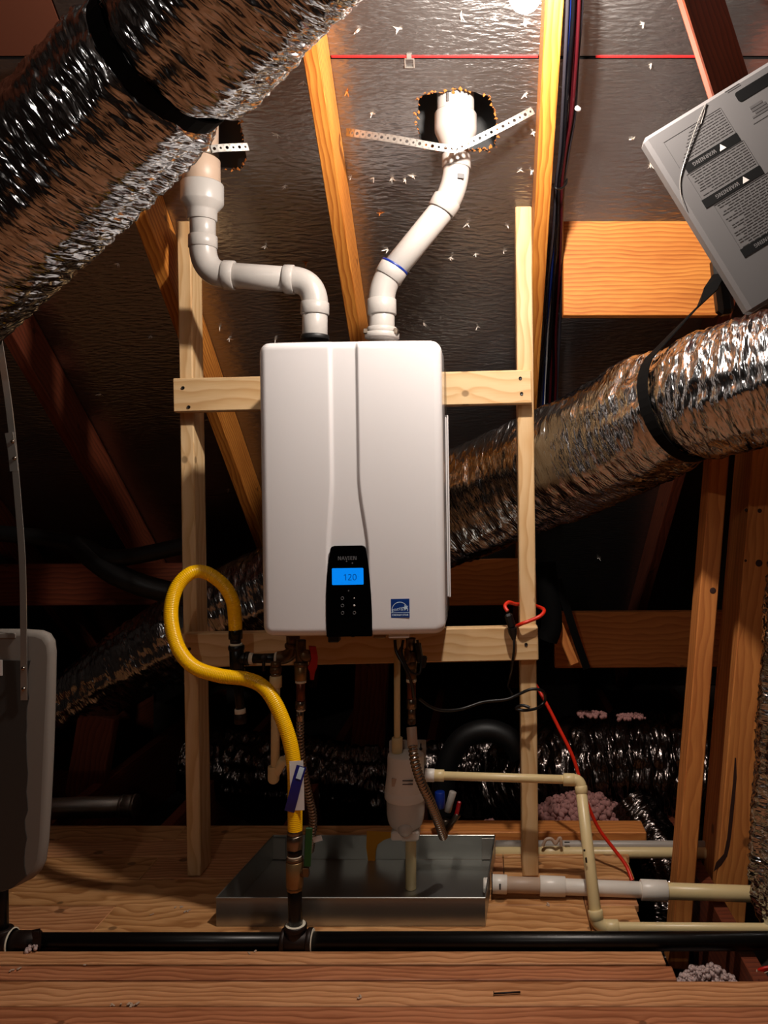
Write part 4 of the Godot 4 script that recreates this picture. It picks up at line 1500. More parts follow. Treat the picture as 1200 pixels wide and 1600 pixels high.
func make_gas() -> void:
	var d := 1.935
	var k := d / F
	# black iron main along the floor
	var o := thing("gas_pipe", P(600, 1485, d), "black iron pipe running along the floor in front of the pan, with a tee", "pipe")
	seg("pipe", P(-330, 1471, d), P(46, 1471, d), 11 * k, M.iron, o)
	seg("pipe", P(40, 1471, d), P(440, 1471, d), 13.0 * k, M.iron, o)
	seg("pipe", P(486, 1471, d), P(1560, 1470, d), 14.0 * k, M.iron, o)
	var g := Geo.new()
	rod(g, P(440, 1471, d), P(447, 1471, d), 20 * k, 0.002)
	rod(g, P(480, 1471, d), P(488, 1471, d), 20 * k, 0.002)
	rod(g, P(446, 1471, d), P(481, 1471, d), 17.5 * k, 0.001)
	rod(g, P(462, 1471, d), P(462, 1447, d), 15.5 * k, 0.001)
	rod(g, P(462, 1453, d), P(462, 1444, d), 17.5 * k, 0.002)
	part("tee", g, M.iron_rusty, o)
	g = Geo.new()
	rod(g, P(-20, 1471, d), P(8, 1471, d), 19 * k, 0.002)
	rod(g, P(8, 1471, d), P(20, 1471, d), 20.0 * k, 0.002)
	rod(g, P(20, 1471, d), P(60, 1471, d), 16.0 * k, 0.002)
	rod(g, P(5, 1471, d), P(5, 1450, d), 15 * k, 0.002)
	part("elbow_fitting", g, M.iron_rusty, o)
	seg("riser", P(4, 1452, d), P(3, 1380, d), 9 * k, M.iron, o)
	g = Geo.new()
	for q in [[P(18, 1471, d), P(20, 1471, d), 20.5], [P(462, 1445, d), P(462, 1443.5, d), 15.5], [P(487, 1471, d), P(489, 1471, d), 18.5]]:
		seg("thread_sealant", q[0], q[1], q[2] * k, M.teflon, o, 0.0003)
	g = Geo.new()
	ribbon(g, [P(56, 1452, d - 0.026), P(58, 1466, d - 0.0275), P(57, 1480, d - 0.026), P(54, 1488, d - 0.022)], [Vector3(1, 0, 0)], 0.02, 0.003)
	cbox(g, Transform3D(Basis(), P(57, 1459, d - 0.03)), Vector3(0.012, 0.014, 0.006), 0.001)
	part("pipe_clamp", g, M.iron_rusty, o)
	g = Geo.new()
	fluff(g, 16, 44, P(52, 1484, d - 0.03), Vector3(0.012, 0.01, 0.008), 0.002, 0.006)
	part("sealant_blob", g, M.pale_fluff, o)
	seg("riser", P(462, 1448, d), P(460.5, 1388, d), 11 * k, M.iron, o)
	# ball valve on the riser
	o = thing("gas_valve", P(461, 1390, d), "brass gas shut-off valve with a green lever above the black iron tee", "valve")
	stack(o, P(460.5, 1391, d), Vector3(0, 1, 0), [["body", 6 * k, 12.5 * k, M.brass, 8], ["body", 40 * k, 13.5 * k, M.brass, 24], ["ring", 6 * k, 13 * k, M.bronze, 24], ["ring", 4 * k, 11.5 * k, M.teflon, 24]])
	g = Geo.new()
	rod(g, P(472, 1363, d - 0.004), P(481, 1363, d - 0.008), 7 * k, 0.001)
	cbox(g, Transform3D(Basis(), P(478, 1362, d - 0.012)), Vector3(0.014, 0.022, 0.012), 0.001)
	part("stem", g, M.bronze, o)
	g = Geo.new()
	beam(g, P(480, 1354, d - 0.016), P(483, 1293, d - 0.012), 0.017, 0.006, Vector3(1, 0, 0), 0.002)
	part("lever", g, M.green, o)
	# yellow hose
	o = thing("gas_hose", P(461, 1331, d), "yellow corrugated gas hose looping up on the left to the heater", "hose")
	stack(o, P(460.5, 1336, d), Vector3(0, 1, 0), [["thread", 10 * k, 11.5 * k, M.iron, 24], ["nut", 22 * k, 14 * k, M.nickel, 6], ["nut", 8 * k, 11.5 * k, M.nickel, 24]])
	g = Geo.new()
	var path := [P(461, 1298, 1.935), P(461, 1250, 1.938), P(460, 1205, 1.942), P(452, 1155, 1.948), P(432, 1103, 1.955), P(412, 1074, 1.965), P(385, 1061, 1.975), P(345, 1056, 1.985), P(305, 1043, 1.995), P(281, 1017, 2.005), P(269, 980, 2.02), P(268, 945, 2.035), P(278, 915, 2.05), P(299, 895, 2.065), P(322, 895, 2.08), P(348, 913, 2.09), P(363, 938, 2.095), P(367, 965, 2.10), P(368, 984, 2.10)]
	corrugated(g, path, 11.2 * 2.0 / F, 0.0045, 0.0008)
	part("hose", g, M.yellow, o)
	stack(o, P(368, 981, 2.10), Vector3(0, -1, 0), [["nut", 18 * k * 1.08, 11.5 * k, M.iron, 6], ["thread", 8 * k, 9 * k, M.iron_rusty, 24]])
	g = Geo.new()
	ribbon(g, spline([P(463, 1189, 1.922), P(464, 1225, 1.919), P(465, 1266, 1.919)], 6), [Vector3(1, 0, 0)], 0.033, 0.001)
	part("paper_tag", g, M.paper, o)
	g = Geo.new()
	ribbon(g, spline([P(471, 1197, 1.912), P(464, 1222, 1.909), P(457, 1250, 1.911), P(452, 1268, 1.915)], 6), [Vector3(1, 0.25, 0)], 0.024, 0.001)
	var bt := part("blue_tag", g, M.blue_tag, o)
	g = Geo.new()
	ribbon(g, spline([P(472, 1199, 1.9095), P(469, 1208, 1.908), P(466, 1217, 1.9075)], 4), [Vector3(1, 0.3, 0)], 0.012, 0.0008)
	part("tag_print", g, M.sticker_pale, bt)

	# gas manifold under the heater's left corner
	var e := 2.10
	var q := e / F
	o = thing("gas_manifold", P(371, 1128, e), "black iron tee with a capped drip leg under the heater's left corner", "pipe fitting")
	seg("thread_sealant", P(369, 1005, e), P(369, 1009, e), 10 * q, M.teflon, o)
	g = Geo.new()
	rod(g, P(369.5, 1008, e), P(369.5, 1016, e), 12.5 * q, 0.002)
	rod(g, P(369.5, 1014, e), P(370.5, 1048, e), 11 * q, 0.001)
	rod(g, P(370.5, 1045, e), P(370.5, 1053, e), 12.5 * q, 0.002)
	rod(g, P(370, 1029, e), P(388, 1029, e), 9.5 * q, 0.001)
	rod(g, P(383, 1029, e), P(390, 1029, e), 11 * q, 0.002)
	part("tee", g, M.iron, o)
	seg("thread_sealant", P(371, 1052, e), P(371, 1057, e), 9 * q, M.teflon, o)
	seg("drip_leg", P(371, 1055, e), P(376, 1112, e), 7 * q, M.iron, o)
	seg("thread_sealant", P(375, 1107, e), P(375.5, 1115, e), 8.5 * q, M.teflon, o)
	seg("cap", P(375.5, 1115, e), P(376, 1130, e), 9.5 * q, M.iron_rusty, o)
	seg("thread_sealant", P(389, 1029, e), P(396, 1029, e), 9 * q, M.teflon, o)
	seg("nipple", P(395, 1029, e), P(432, 1028, e), 7.5 * q, M.iron, o)
	g = Geo.new()
	rod(g, P(412, 1028, e - 0.01), P(412, 1028, e - 0.024), 5 * q, 0.001)
	rod(g, P(412, 1032, e - 0.018), P(412, 1049, e - 0.02), 2.6 * q, 0.001)
	part("test_port", g, M.iron_rusty, o)
	seg("thread_sealant", P(430, 1028, e), P(435, 1028, e), 9.5 * q, M.teflon, o)
	g = Geo.new()
	tube(g, arc(P(434, 1028, e), P(461, 1028, e), P(458, 1002, e), 10), 10.5 * q, 20)
	rod(g, P(458, 1012, e), P(458, 1005, e), 13 * q, 0.002)
	rod(g, P(458, 1006, e), P(458, 992, e), 10.5 * q, 0.001)
	part("elbow", g, M.bronze, o)

func make_water() -> void:
	var e := 2.06
	var q := e / F
	# cold side
	var o := thing("water_valve", P(469, 1065, e), "bronze water valve with a red handle under the heater's left half", "valve")
	stack(o, P(470, 1000, e), Vector3(0, -1, 0), [["body", 34 * q, 8 * q, M.bronze], ["body", 7 * q, 11 * q, M.bronze], ["body", 22 * q, 9.5 * q, M.brass, 8], ["thread_sealant", 4 * q, 8.5 * q, M.teflon], ["nipple", 28 * q, 7 * q, M.copper], ["nut", 13 * q, 8.5 * q, M.nickel, 6], ["thread_sealant", 3 * q, 7 * q, M.teflon]])
	var g := Geo.new()
	rod(g, P(470, 1027, e), P(488, 1027, e - 0.012), 7 * q, 0.001)
	rod(g, P(476, 1024, e - 0.012), P(480, 1024, e - 0.03), 9 * q, 0.002)
	part("stem", g, M.bronze, o)
	g = Geo.new()
	var hp := PackedVector2Array([Vector2(-6, 18), Vector2(4, 17), Vector2(7, 0), Vector2(6, -14), Vector2(2, -24), Vector2(1, -34), Vector2(-4, -34), Vector2(-5, -22), Vector2(-8, -16), Vector2(-3, -2)])
	for i in hp.size(): hp[i] = hp[i] * q
	extrude(g, hp, -0.006, 0.006, Transform3D(Basis(Vector3(0, 1, 0), 0.4), P(489, 1027, e - 0.02)))
	part("handle", g, M.red, o)
	# relief drain
	o = thing("relief_pipe", P(428, 1224, e), "short cream drain pipe with a rounded end hanging beside the yellow hose", "pipe")
	stack(o, P(431, 1034, e), Vector3(-0.006, -1, 0), [["adapter", 8 * q, 8 * q, M.bronze, 8], ["adapter", 9 * q, 9 * q, M.bronze], ["adapter", 5 * q, 8 * q, M.nickel], ["coupling", 18 * q, 9.5 * q, M.cpvc], ["pipe", 126 * q, 6.8 * q, M.cpvc]])
	g = Geo.new()
	lathe(g, [Vector2(0, 0), Vector2(3.5 * q, 0.6 * q), Vector2(6.5 * q, 2.5 * q), Vector2(8.6 * q, 6 * q), Vector2(9 * q, 10 * q), Vector2(9 * q, 26 * q), Vector2(8.6 * q, 28 * q), Vector2(0, 28 * q)], P(427.5, 1225, e), Vector3(0.006, 1, 0), 24)
	part("cap", g, M.cpvc, o)
	seg("elbow_arm", P(430, 1210, e), P(444, 1186, e - 0.01), 7 * q, M.cpvc, o)
	# flexible supply lines
	o = thing("flexible_line", P(489, 1306, e), "corrugated steel water line behind the yellow hose and green lever", "hose", "corrugated steel water lines")
	seg("sleeve", P(469, 1109, e), P(469, 1128, e), 6 * q, M.steel, o)
	g = Geo.new()
	corrugated(g, [P(469, 1126, e), P(469, 1160, e), P(473, 1195, e + 0.01), P(482, 1240, e + 0.02), P(489, 1275, e + 0.03), P(487, 1305, e + 0.04), P(484, 1330, e + 0.06)], 7.2 * q, 0.0085, 0.0032)
	part("hose", g, M.steel, o)
	g = Geo.new()
	cbox(g, Transform3D(Basis(Vector3(0, 0, 1), 0.3), P(496, 1311, e + 0.02)), Vector3(0.024, 0.014, 0.001), 0.0002)
	part("paper_tag", g, M.paper, o)
	# hot side
	e = 2.07
	o = thing("water_valve", P(643, 1065, e), "bronze hot water valve among black wires under the heater's right half", "valve")
	stack(o, P(642, 997, e), Vector3(0.01, -1, 0), [["body", 20 * q, 8 * q, M.nickel], ["body", 16 * q, 11 * q, M.bronze], ["body", 12 * q, 9 * q, M.bronze, 8], ["body", 16 * q, 8 * q, M.bronze], ["thread_sealant", 5 * q, 8 * q, M.teflon], ["nipple", 26 * q, 7 * q, M.copper], ["nut", 16 * q, 8 * q, M.nickel, 6], ["nipple", 16 * q, 6 * q, M.nickel], ["nut", 8 * q, 7 * q, M.bronze, 6]])
	g = Geo.new()
	tube(g, spline([P(628, 1012, e - 0.02), P(624, 1022, e - 0.03), P(629, 1034, e - 0.03), P(637, 1034, e - 0.03), P(640, 1024, e - 0.03), P(634, 1013, e - 0.025)], 5), 3.2 * q, 10)
	part("test_port", g, M.bronze, o)
	g = Geo.new()
	cbox(g, Transform3D(Basis(Vector3(0, 0, 1), 0.15), P(655, 1020, e - 0.01)), Vector3(0.016, 0.05, 0.02), 0.003)
	cbox(g, Transform3D(Basis(Vector3(0, 0, 1), -0.2), P(662, 1034, e - 0.01)), Vector3(0.014, 0.03, 0.016), 0.003)
	part("handle", g, M.black_plastic, o)
	o = thing("flexible_line", P(694, 1306, e), "shiny corrugated steel water line curving past the white condensate trap", "hose", "corrugated steel water lines")
	seg("sleeve", P(643, 1136, e - 0.02), P(645, 1168, e - 0.035), 8 * q, M.pvc_tan, o)
	g = Geo.new()
	corrugated(g, [P(645, 1164, e - 0.035), P(648, 1190, e - 0.05), P(658, 1222, e - 0.04), P(672, 1252, e - 0.01), P(684, 1282, e + 0.04), P(693, 1308, e + 0.09)], 7.8 * q, 0.0095, 0.0036)
	part("hose", g, M.steel, o)
	# black wires from the heater
	for w in [[[P(617, 1000, e - 0.05), P(620, 1020, e - 0.06), P(634, 1045, e - 0.07), P(643, 1068, e - 0.06), P(646, 1090, e - 0.03)], 2.4, "black wire hanging from the heater's underside beside the thin condensate tube"], [[P(630, 1000, e - 0.04), P(628, 1022, e - 0.05), P(640, 1048, e - 0.05), P(655, 1052, e - 0.04), P(658, 1030, e - 0.03), P(652, 1000, e - 0.03)], 2.0, "black wire looped round the hot water valve"]]:
		g = Geo.new()
		tube(g, spline(w[0], 8), w[1] * q, 8)
		solo("wire", g, M.black_plastic, w[2], "wire")
	# pair of small valves on the floor behind the shiny line
	var d := 2.44
	o = thing("isolation_valve", P(700, 1308, d), "small blue-handled and red-handled valve pair on the deck behind the shiny line", "valve")
	seg("body", P(690, 1322, d), P(697, 1280, d), 0.013, M.nickel, o)
	seg("body", P(694, 1302, d - 0.02), P(716, 1272, d - 0.03), 0.009, M.nickel, o)
	seg("blue_handle", P(688, 1262, d - 0.02), P(687, 1237, d - 0.02), 0.015, M.blue, o)
	seg("white_pipe", P(699, 1268, d), P(708, 1237, d), 0.011, M.pvc_grey, o)
	g = Geo.new()
	beam(g, P(712, 1278, d - 0.03), P(718, 1252, d - 0.03), 0.012, 0.01, Vector3(1, 0, 0))
	part("red_handle", g, M.red, o)

func make_condensate() -> void:
	var d := 2.20
	var k := d / F
	var o := thing("condensate_tube", P(621, 1158, d), "thin cream tube dropping from the heater into the condensate trap", "pipe")
	seg("tube", P(620.5, 994, d), P(620.5, 1160, d), 5 * k, M.cpvc, o)
	# trap
	o = thing("condensate_trap", P(634, 1306, d), "white plastic condensate trap with a rounded bowl under the heater", "trap")
	var g := Geo.new()
	extrude(g, round_rect(58 * k, 40 * k, 0.004), -0.004, 0.004, Transform3D(Basis(), P(637, 1176, d + 0.035)))
	var plate := part("mounting_plate", g, M.pvc_grey, o)
	for q in [[657.5, 1170.0], [633.0, 1184.0]]:
		g = Geo.new()
		rod(g, P(q[0], q[1], d + 0.033), P(q[0], q[1], d + 0.0295), 0.0045, 0.0005, 14)
		cbox(g, Transform3D(Basis(), P(q[0], q[1] - 5, d + 0.0305)), Vector3(0.004, 0.012, 0.002), 0.0005)
		part("keyhole", g, M.ink, plate)
	stack(o, P(620.5, 1152, d), Vector3(0, -1, 0), [["inlet", 24 * k, 8.5 * k, M.cpvc]])
	var c := P(634, 1232, d)
	g = Geo.new()
	lathe(g, [Vector2(0, -2 * k), Vector2(32 * k, -2 * k), Vector2(32.5 * k, 0), Vector2(31.5 * k, 8 * k), Vector2(30 * k, 20 * k), Vector2(28.5 * k, 38 * k), Vector2(28.5 * k, 50 * k), Vector2(27.5 * k, 54 * k), Vector2(22 * k, 56 * k), Vector2(0, 56 * k)], c, Vector3.UP, 40)
	part("body", g, M.white_plastic, o)
	g = Geo.new()
	lathe(g, [Vector2(0, -15 * k), Vector2(31 * k, -15 * k), Vector2(33 * k, -12 * k), Vector2(33 * k, -1 * k), Vector2(31.5 * k, 1 * k), Vector2(0, 1 * k)], c, Vector3.UP, 40)
	part("collar", g, M.white_plastic, o)
	g = Geo.new()
	lathe(g, [Vector2(0, -66 * k), Vector2(10 * k, -65 * k), Vector2(19 * k, -61 * k), Vector2(25 * k, -55 * k), Vector2(28 * k, -47 * k), Vector2(29.5 * k, -36 * k), Vector2(30 * k, -14 * k), Vector2(0, -14 * k)], c, Vector3.UP, 40)
	part("bowl", g, M.bowl, o)
	g = Geo.new()
	cbox(g, Transform3D(Basis(), c + Vector3(0, -68 * k, 0)), Vector3(43 * k, 14 * k, 34 * k), 0.004)
	cbox(g, Transform3D(Basis(), c + Vector3(6 * k, -76 * k, 0)), Vector3(24 * k, 5 * k, 22 * k), 0.003)
	part("base", g, M.white_plastic, o)
	g = Geo.new()
	lathe(g, [Vector2(0, -11 * k), Vector2(6 * k, -10 * k), Vector2(10.5 * k, -5 * k), Vector2(11.5 * k, 0), Vector2(10.5 * k, 5 * k), Vector2(6 * k, 10 * k), Vector2(0, 11 * k)], c + Vector3(1 * k, -54 * k, 22 * k), Vector3.UP, 20)
	part("drain_dome", g, M.bowl, o)
	seg("drain_stub", P(640 + 2, 1305, d), P(642, 1388, d), 8.5 * k, M.cpvc, o)
	g = Geo.new()
	for q in [[640.0, 1209.0, 16.0], [640.0, 1214.5, 16.0]]:
		cbox(g, Transform3D(Basis(), P(q[0], q[1], d) + Vector3(0, 0, 29.6 * k)), Vector3(q[2] * k, 1.6 * k, 0.004), 0.0003)
	part("molded_marks", g, M.ink_grey, o)
	g = Geo.new()
	cbox(g, Transform3D(Basis(), P(619, 1213, d) + Vector3(0, 0, 25 * k)), Vector3(8 * k, 12 * k, 0.008), 0.0003)
	part("molded_marks", g, M.pvc_tan, o)
	# outlet run
	o = thing("condensate_drain", P(930, 1455, 2.0), "cream drain pipe stepping right and down from the condensate trap to the floor", "pipe")
	seg("adapter", P(664, 1211, d), P(679, 1211.5, d), 10 * k, M.white_plastic, o)
	seg("coupling", P(679, 1211.5, d), P(694, 1212, d), 9 * k, M.cpvc, o)
	seg("pipe", P(690, 1212, d), P(885, 1218, d - 0.02), 6.6 * k, M.cpvc, o)
	g = Geo.new()
	rod(g, P(880, 1218, d - 0.02), P(898, 1218.5, d - 0.022), 9.5 * k, 0.001)
	tube(g, arc(P(896, 1218.5, d - 0.022), P(907, 1219, d - 0.024), P(908, 1232, d - 0.03), 10), 9 * k, 22)
	rod(g, P(907.5, 1228, d - 0.028), P(909, 1240, d - 0.034), 9.8 * k, 0.001)
	part("elbow", g, M.cpvc, o)
	seg("pipe", P(908, 1235, d - 0.03), P(931, 1432, 2.01), 9.2 * 2.08 / F, M.cpvc, o)
	g = Geo.new()
	var k2 := 2.0 / F
	rod(g, P(930, 1422, 2.01), P(932, 1437, 2.005), 11.5 * k2, 0.001)
	tube(g, arc(P(932, 1434, 2.005), P(934, 1448, 2.0), P(952, 1449, 2.0), 10), 10.5 * k2, 22)
	rod(g, P(947, 1449, 2.0), P(966, 1449, 2.0), 11.5 * k2, 0.001)
	part("elbow", g, M.cpvc, o)
	seg("pipe", P(962, 1449, 2.0), P(1420, 1452, 2.0), 7.6 * k2, M.cpvc, o)
	g = Geo.new()
	for q in [[914.8, 1340.0, 3.0, 8.0], [919, 1370, 3.0, 4.0], [912, 1325, 3, 3]]:
		cbox(g, Transform3D(Basis(Vector3(0, 0, 1), 0.1), P(q[0], q[1], 2.065) + Vector3(0, 0, 0.0135)), Vector3(q[2] * k2, q[3] * k2, 0.003), 0.0003)
	part("pipe_print", g, M.ink, o)

func make_pan() -> void:
	var d0 := 2.012
	var d1 := 2.375
	var o := thing("drain_pan", Vector3(P(555, 0, 2.2).x, 0, -2.2), "galvanised steel drain pan on the floor under the water heater", "pan")
	var fl := P(338, 0, d0).x
	var fr := P(758, 0, d0).x
	var bl := P(427, 0, d1).x
	var br := P(773, 0, d1).x
	var h := 0.070
	var th := 0.0012
	var wall := func(a: Vector3, b: Vector3, hh: float) -> void:
		var g := Geo.new()
		cbox(g, Transform3D(axes(a, b, Vector3.UP).basis, (a + b) / 2 + Vector3(0, hh / 2, 0)), Vector3(a.distance_to(b), hh, th), 0.0003)
		cbox(g, Transform3D(axes(a, b, Vector3.UP).basis, (a + b) / 2 + Vector3(0, hh, 0)), Vector3(a.distance_to(b) + 0.002, 0.004, 0.004), 0.001)
		part("side_wall", g, M.galvanised, o)
	var y := 0.003
	wall.call(Vector3(fl, y, -d0), Vector3(fr, y, -d0), h)
	wall.call(Vector3(bl, y, -d1), Vector3(br, y, -d1), h)
	wall.call(Vector3(fl, y, -d0), Vector3(bl, y, -d1), h)
	wall.call(Vector3(fr, y, -d0), Vector3(br, y, -d1), h)
	var g := Geo.new()
	var pp := PackedVector2Array([Vector2(fl, -d0), Vector2(fr, -d0), Vector2(br, -d1), Vector2(bl, -d1)])
	extrude(g, pp, 0.0, 0.0015, Transform3D(Basis(Vector3(1, 0, 0), Vector3(0, 0, 1), Vector3(0, 1, 0)), Vector3(0, 0.001, 0)))
	part("bottom", g, M.galvanised, o)
	g = Geo.new()
	for q in [[Vector3(bl, 0, -d1), Vector3(0.6, 0, 0.8)], [Vector3(br, 0, -d1), Vector3(-0.6, 0, 0.8)]]:
		var a: Vector3 = q[0] + Vector3(0, 0.004, 0.003)
		var b: Vector3 = a + Vector3(q[1].x * 0.06, 0, 0.004)
		g = Geo.new()
		cbox(g, Transform3D(axes(a, b, Vector3.UP).basis, (a + b) / 2 + Vector3(0, 0.032, 0)), Vector3(0.04, 0.062, 0.001), 0.0003)
		part("folded_corner", g, M.strap_steel, o)
	# rubber seal and pan fitting
	var kk := 2.17 / F
	g = Geo.new()
	rod(g, P(755, 1383, 2.17), P(764, 1383, 2.17), 11 * kk, 0.002)
	part("outlet_fitting", g, M.white_plastic, o)
	# yellow notice standing in the pan
	g = Geo.new()
	var np := PackedVector2Array()
	for q in [[573, 1299], [612, 1301], [612, 1309], [600, 1313], [590, 1320], [587, 1330], [586, 1346], [575, 1346], [572, 1325]]:
		var p := P(q[0], q[1], d1 - 0.012)
		np.append(Vector2(p.x, p.y))
	extrude(g, np, -d1 + 0.008, -d1 + 0.0095)
	solo("notice_sheet", g, M.paper_yellow, "torn yellow paper sheet standing against the back wall of the drain pan", "paper")
	# drain from the pan
	var d := 2.16
	var k := d / F
	o = thing("pan_drain", P(960, 1405, d), "white and clear drain pipe with couplings running right from the pan along the deck", "pipe")
	g = Geo.new()
	rod(g, P(768, 1381, d), P(769.5, 1381, d), 16 * k, 0.0005, 28)
	part("gasket", g, M.black_rubber, o)
	seg("adapter", P(769, 1381, d), P(792, 1382, d), 14 * k, M.white_plastic, o)
	seg("pipe", P(790, 1382, d), P(846, 1384, d), 12 * k, M.pvc_tan, o)
	seg("coupling", P(843.5, 1384, d), P(883, 1385.5, d), 15 * k, M.white_plastic, o)
	seg("pipe", P(880, 1385.5, d), P(1004, 1390.5, d), 12 * k, M.white_plastic, o)
	seg("coupling", P(1001, 1390.3, d), P(1042, 1392, d), 15.5 * k, M.white_plastic, o)
	seg("pipe", P(1038, 1392, d), P(1240, 1399, d), 12.3 * k, M.cpvc, o)
	g = Geo.new()
	cbox(g, Transform3D(Basis(), P(781, 1378.5, d) + Vector3(0, 0, 14 * k)), Vector3(3 * k, 9 * k, 0.002), 0.0002)
	part("pipe_print", g, M.ink_grey, o)
	# two pipes along the back of the deck
	d = 2.43
	k = d / F
	g = Geo.new()
	rod(g, P(774, 1332, d), P(1300, 1333, d), 8.5 * k, 0.001)
	o = thing("rear_pipe", P(900, 1340, d), "cream pipe lying behind the right stud, the lower of two rear pipes", "pipe")
	part("pipe", g, M.cpvc, o)
	seg("coupling", P(846, 1332, d), P(880, 1332, d), 9.5 * k, M.cpvc, o)
	o = thing("rear_pipe", P(900, 1320, d), "pale grey pipe lying behind the right stud, the upper of two rear pipes", "pipe")
	seg("pipe", P(774, 1319.5, d + 0.015), P(1300, 1321, d + 0.015), 6.5 * k, M.pvc_grey, o)
	g = Geo.new()
	cbox(g, Transform3D(Basis(), P(886, 1316, d - 0.005)), Vector3(0.016, 0.003, 0.003), 0.0005)
	part("pipe_print", g, M.ink, o)
	g = Geo.new()
	tube(g, spline([P(848, 1322, d - 0.02), P(853, 1312, d - 0.02), P(862, 1311, d - 0.02), P(868, 1318, d - 0.02), P(875, 1309, d - 0.02), P(877, 1322, d - 0.02)], 5), 0.005, 10)
	part("pipe_clip", g, M.pvc_tan, o)

# ---------------------------------------------------------------- cords and wires
func make_cords() -> void:
	# bundle of wires beside the right rafter
	var mats := [M.wire_grey, M.wire_blue, M.wire_white, M.wire_black, M.wire_red, M.wire_black, M.wire_red, M.wire_grey]
	var what := ["dark grey wire nearest the orange rafter in the hanging bundle", "blue wire in the hanging bundle beside the orange rafter", "white wire in the hanging bundle beside the orange rafter", "glossy black wire next to the white wire in the bundle", "dark red wire in the middle of the hanging bundle", "outer glossy black wire of the hanging bundle", "outer dark red wire of the hanging bundle", "outermost grey wire of the hanging bundle, farthest from the rafter"]
	for i in 8:
		var t := i / 7.0
		var rg := RandomNumberGenerator.new()
		rg.seed = 60 + i
		var w := func(s: float) -> float: return rg.randf_range(-s, s)
		var dd := 0.012 * (i % 3)
		var pts := [P(889 + 22 * t, -80, 1.69 + dd), P(887 + 20 * t + w.call(1), 20, 1.78 + dd), P(883 + 20 * t + w.call(2), 100, 1.86 + dd), P(878 + 20 * t + w.call(3), 180, 1.97 + dd), P(873 + 14 * t + w.call(2), 240, 2.06 + dd), P(868 + 12 * t, 292, 2.14 + dd), P(863 + 16 * t + w.call(2), 360, 2.24 + dd), P(857 + 20 * t + w.call(2), 440, 2.38 + dd), P(851 + 22 * t + w.call(2), 520, 2.56 + dd), P(846 + 24 * t + w.call(2), 600, 2.72 + dd), P(842 + 24 * t, 690, 2.84 + dd)]
		var g := Geo.new()
		tube(g, spline(pts, 8), 0.0052 if i % 2 else 0.0042, 10)
		solo("cable", g, mats[i], what[i], "cable", "bundle of wires beside the rafter")
	var g := Geo.new()
	tube(g, spline([P(864, 288, 2.12), P(868, 294, 2.10), P(876, 295, 2.11), P(884, 288, 2.13), P(886, 280, 2.15)], 6), 0.0028, 8)
	solo("cable_tie", g, M.black_plastic, "black tie round the bundle of wires beside the rafter", "cable tie")
	g = Geo.new()
	rod(g, P(900, 168, 1.93), P(906, 172, 1.94), 0.006, 0.002, 12)
	solo("wire_nut", g, M.wire_white, "small pale wire end sticking out of the bundle below the roof seam", "wire end")
	# orange extension cord
	g = Geo.new()
	var d := 2.24
	tube(g, spline([P(793, 955, d - 0.03), P(789, 947, d - 0.02), P(795, 941, d), P(806, 944, d + 0.03), P(822, 944, d + 0.14), P(838, 947, d + 0.10), P(850, 953, d), P(845, 962, d - 0.03), P(828, 970, d - 0.035), P(812, 976, d - 0.03), P(803, 984, d + 0.03), P(806, 1010, d + 0.09), P(818, 1040, d + 0.15), P(838, 1072, d + 0.15), P(852, 1096, d + 0.12), P(872, 1135, d + 0.10), P(896, 1185, d + 0.08), P(914, 1245, d + 0.07), P(934, 1292, d + 0.07), P(958, 1325, d + 0.06), P(978, 1352, d + 0.04), P(988, 1376, d + 0.01)], 8), 0.0052, 12)
	solo("extension_cord", g, M.orange_red, "orange-red cord looped round the right stud and trailing down to the white drain pipe", "cord")
	var o := thing("cord_plug", P(800, 990, d - 0.04), "black plug of the orange cord hanging against the right stud", "plug")
	g = Geo.new()
	cbox(g, Transform3D(Basis(Vector3(0, 0, 1), 0.3), P(797, 970, d - 0.04)), Vector3(0.022, 0.042, 0.024), 0.006)
	part("socket", g, M.black_plastic, o)
	g = Geo.new()
	lathe(g, [Vector2(0, 0), Vector2(0.005, 0), Vector2(0.012, 0.02), Vector2(0.014, 0.034), Vector2(0, 0.036)], P(803, 1000, d - 0.04), Vector3(-0.15, 1, 0), 14)
	part("plug", g, M.black_rubber, o)
	g = Geo.new()
	tube(g, spline([P(803, 997, d - 0.042), P(803, 1015, d - 0.045), P(800, 1040, d - 0.03), P(796, 1060, d + 0.02), P(794, 1072, d + 0.06), P(800, 1085, d + 0.03)], 8), 0.0035, 10)
	part("lead", g, M.black_plastic, o)
	g = Geo.new()
	tube(g, spline([P(655, 1092, 2.10), P(672, 1104, 2.12), P(692, 1110, 2.15), P(720, 1108, 2.18), P(755, 1097, 2.2), P(790, 1093, 2.21), P(808, 1086, 2.215), P(830, 1077, 2.21), P(848, 1080, 2.22), P(852, 1094, 2.25), P(840, 1106, 2.24), P(820, 1110, 2.22), P(806, 1107, 2.22), P(816, 1102, 2.215), P(828, 1106, 2.21)], 8), 0.0042, 10)
	solo("power_cord", g, M.black_plastic, "black power cord sagging from the heater to a loop on the right stud", "cord")
	# red coil at the lower right edge
	g = Geo.new()
	var pts := []
	for i in 40:
		var a := TAU * i / 16.0
		pts.append(P(1206 + cos(a) * 26, 1523 + sin(a) * 13, 1.88 + 0.02 * sin(a)) + Vector3(0, -0.003 * i / 16.0, 0))
	tube(g, pts, 0.0042, 10)
	solo("red_cable", g, M.red_cord, "coil of red cable at the lower right edge beside the insulation", "cable")
	# loose nail and splinters on the front boards
	g = Geo.new()
	var a := P(772, 1557, 1.74)
	var b := P(813, 1552, 1.745)
	a.y = 0.004
	b.y = 0.004
	rod(g, a, b, 0.002, 0.0005, 8)
	rod(g, a + Vector3(-0.0015, 0, 0), a, 0.0045, 0.0003, 12)
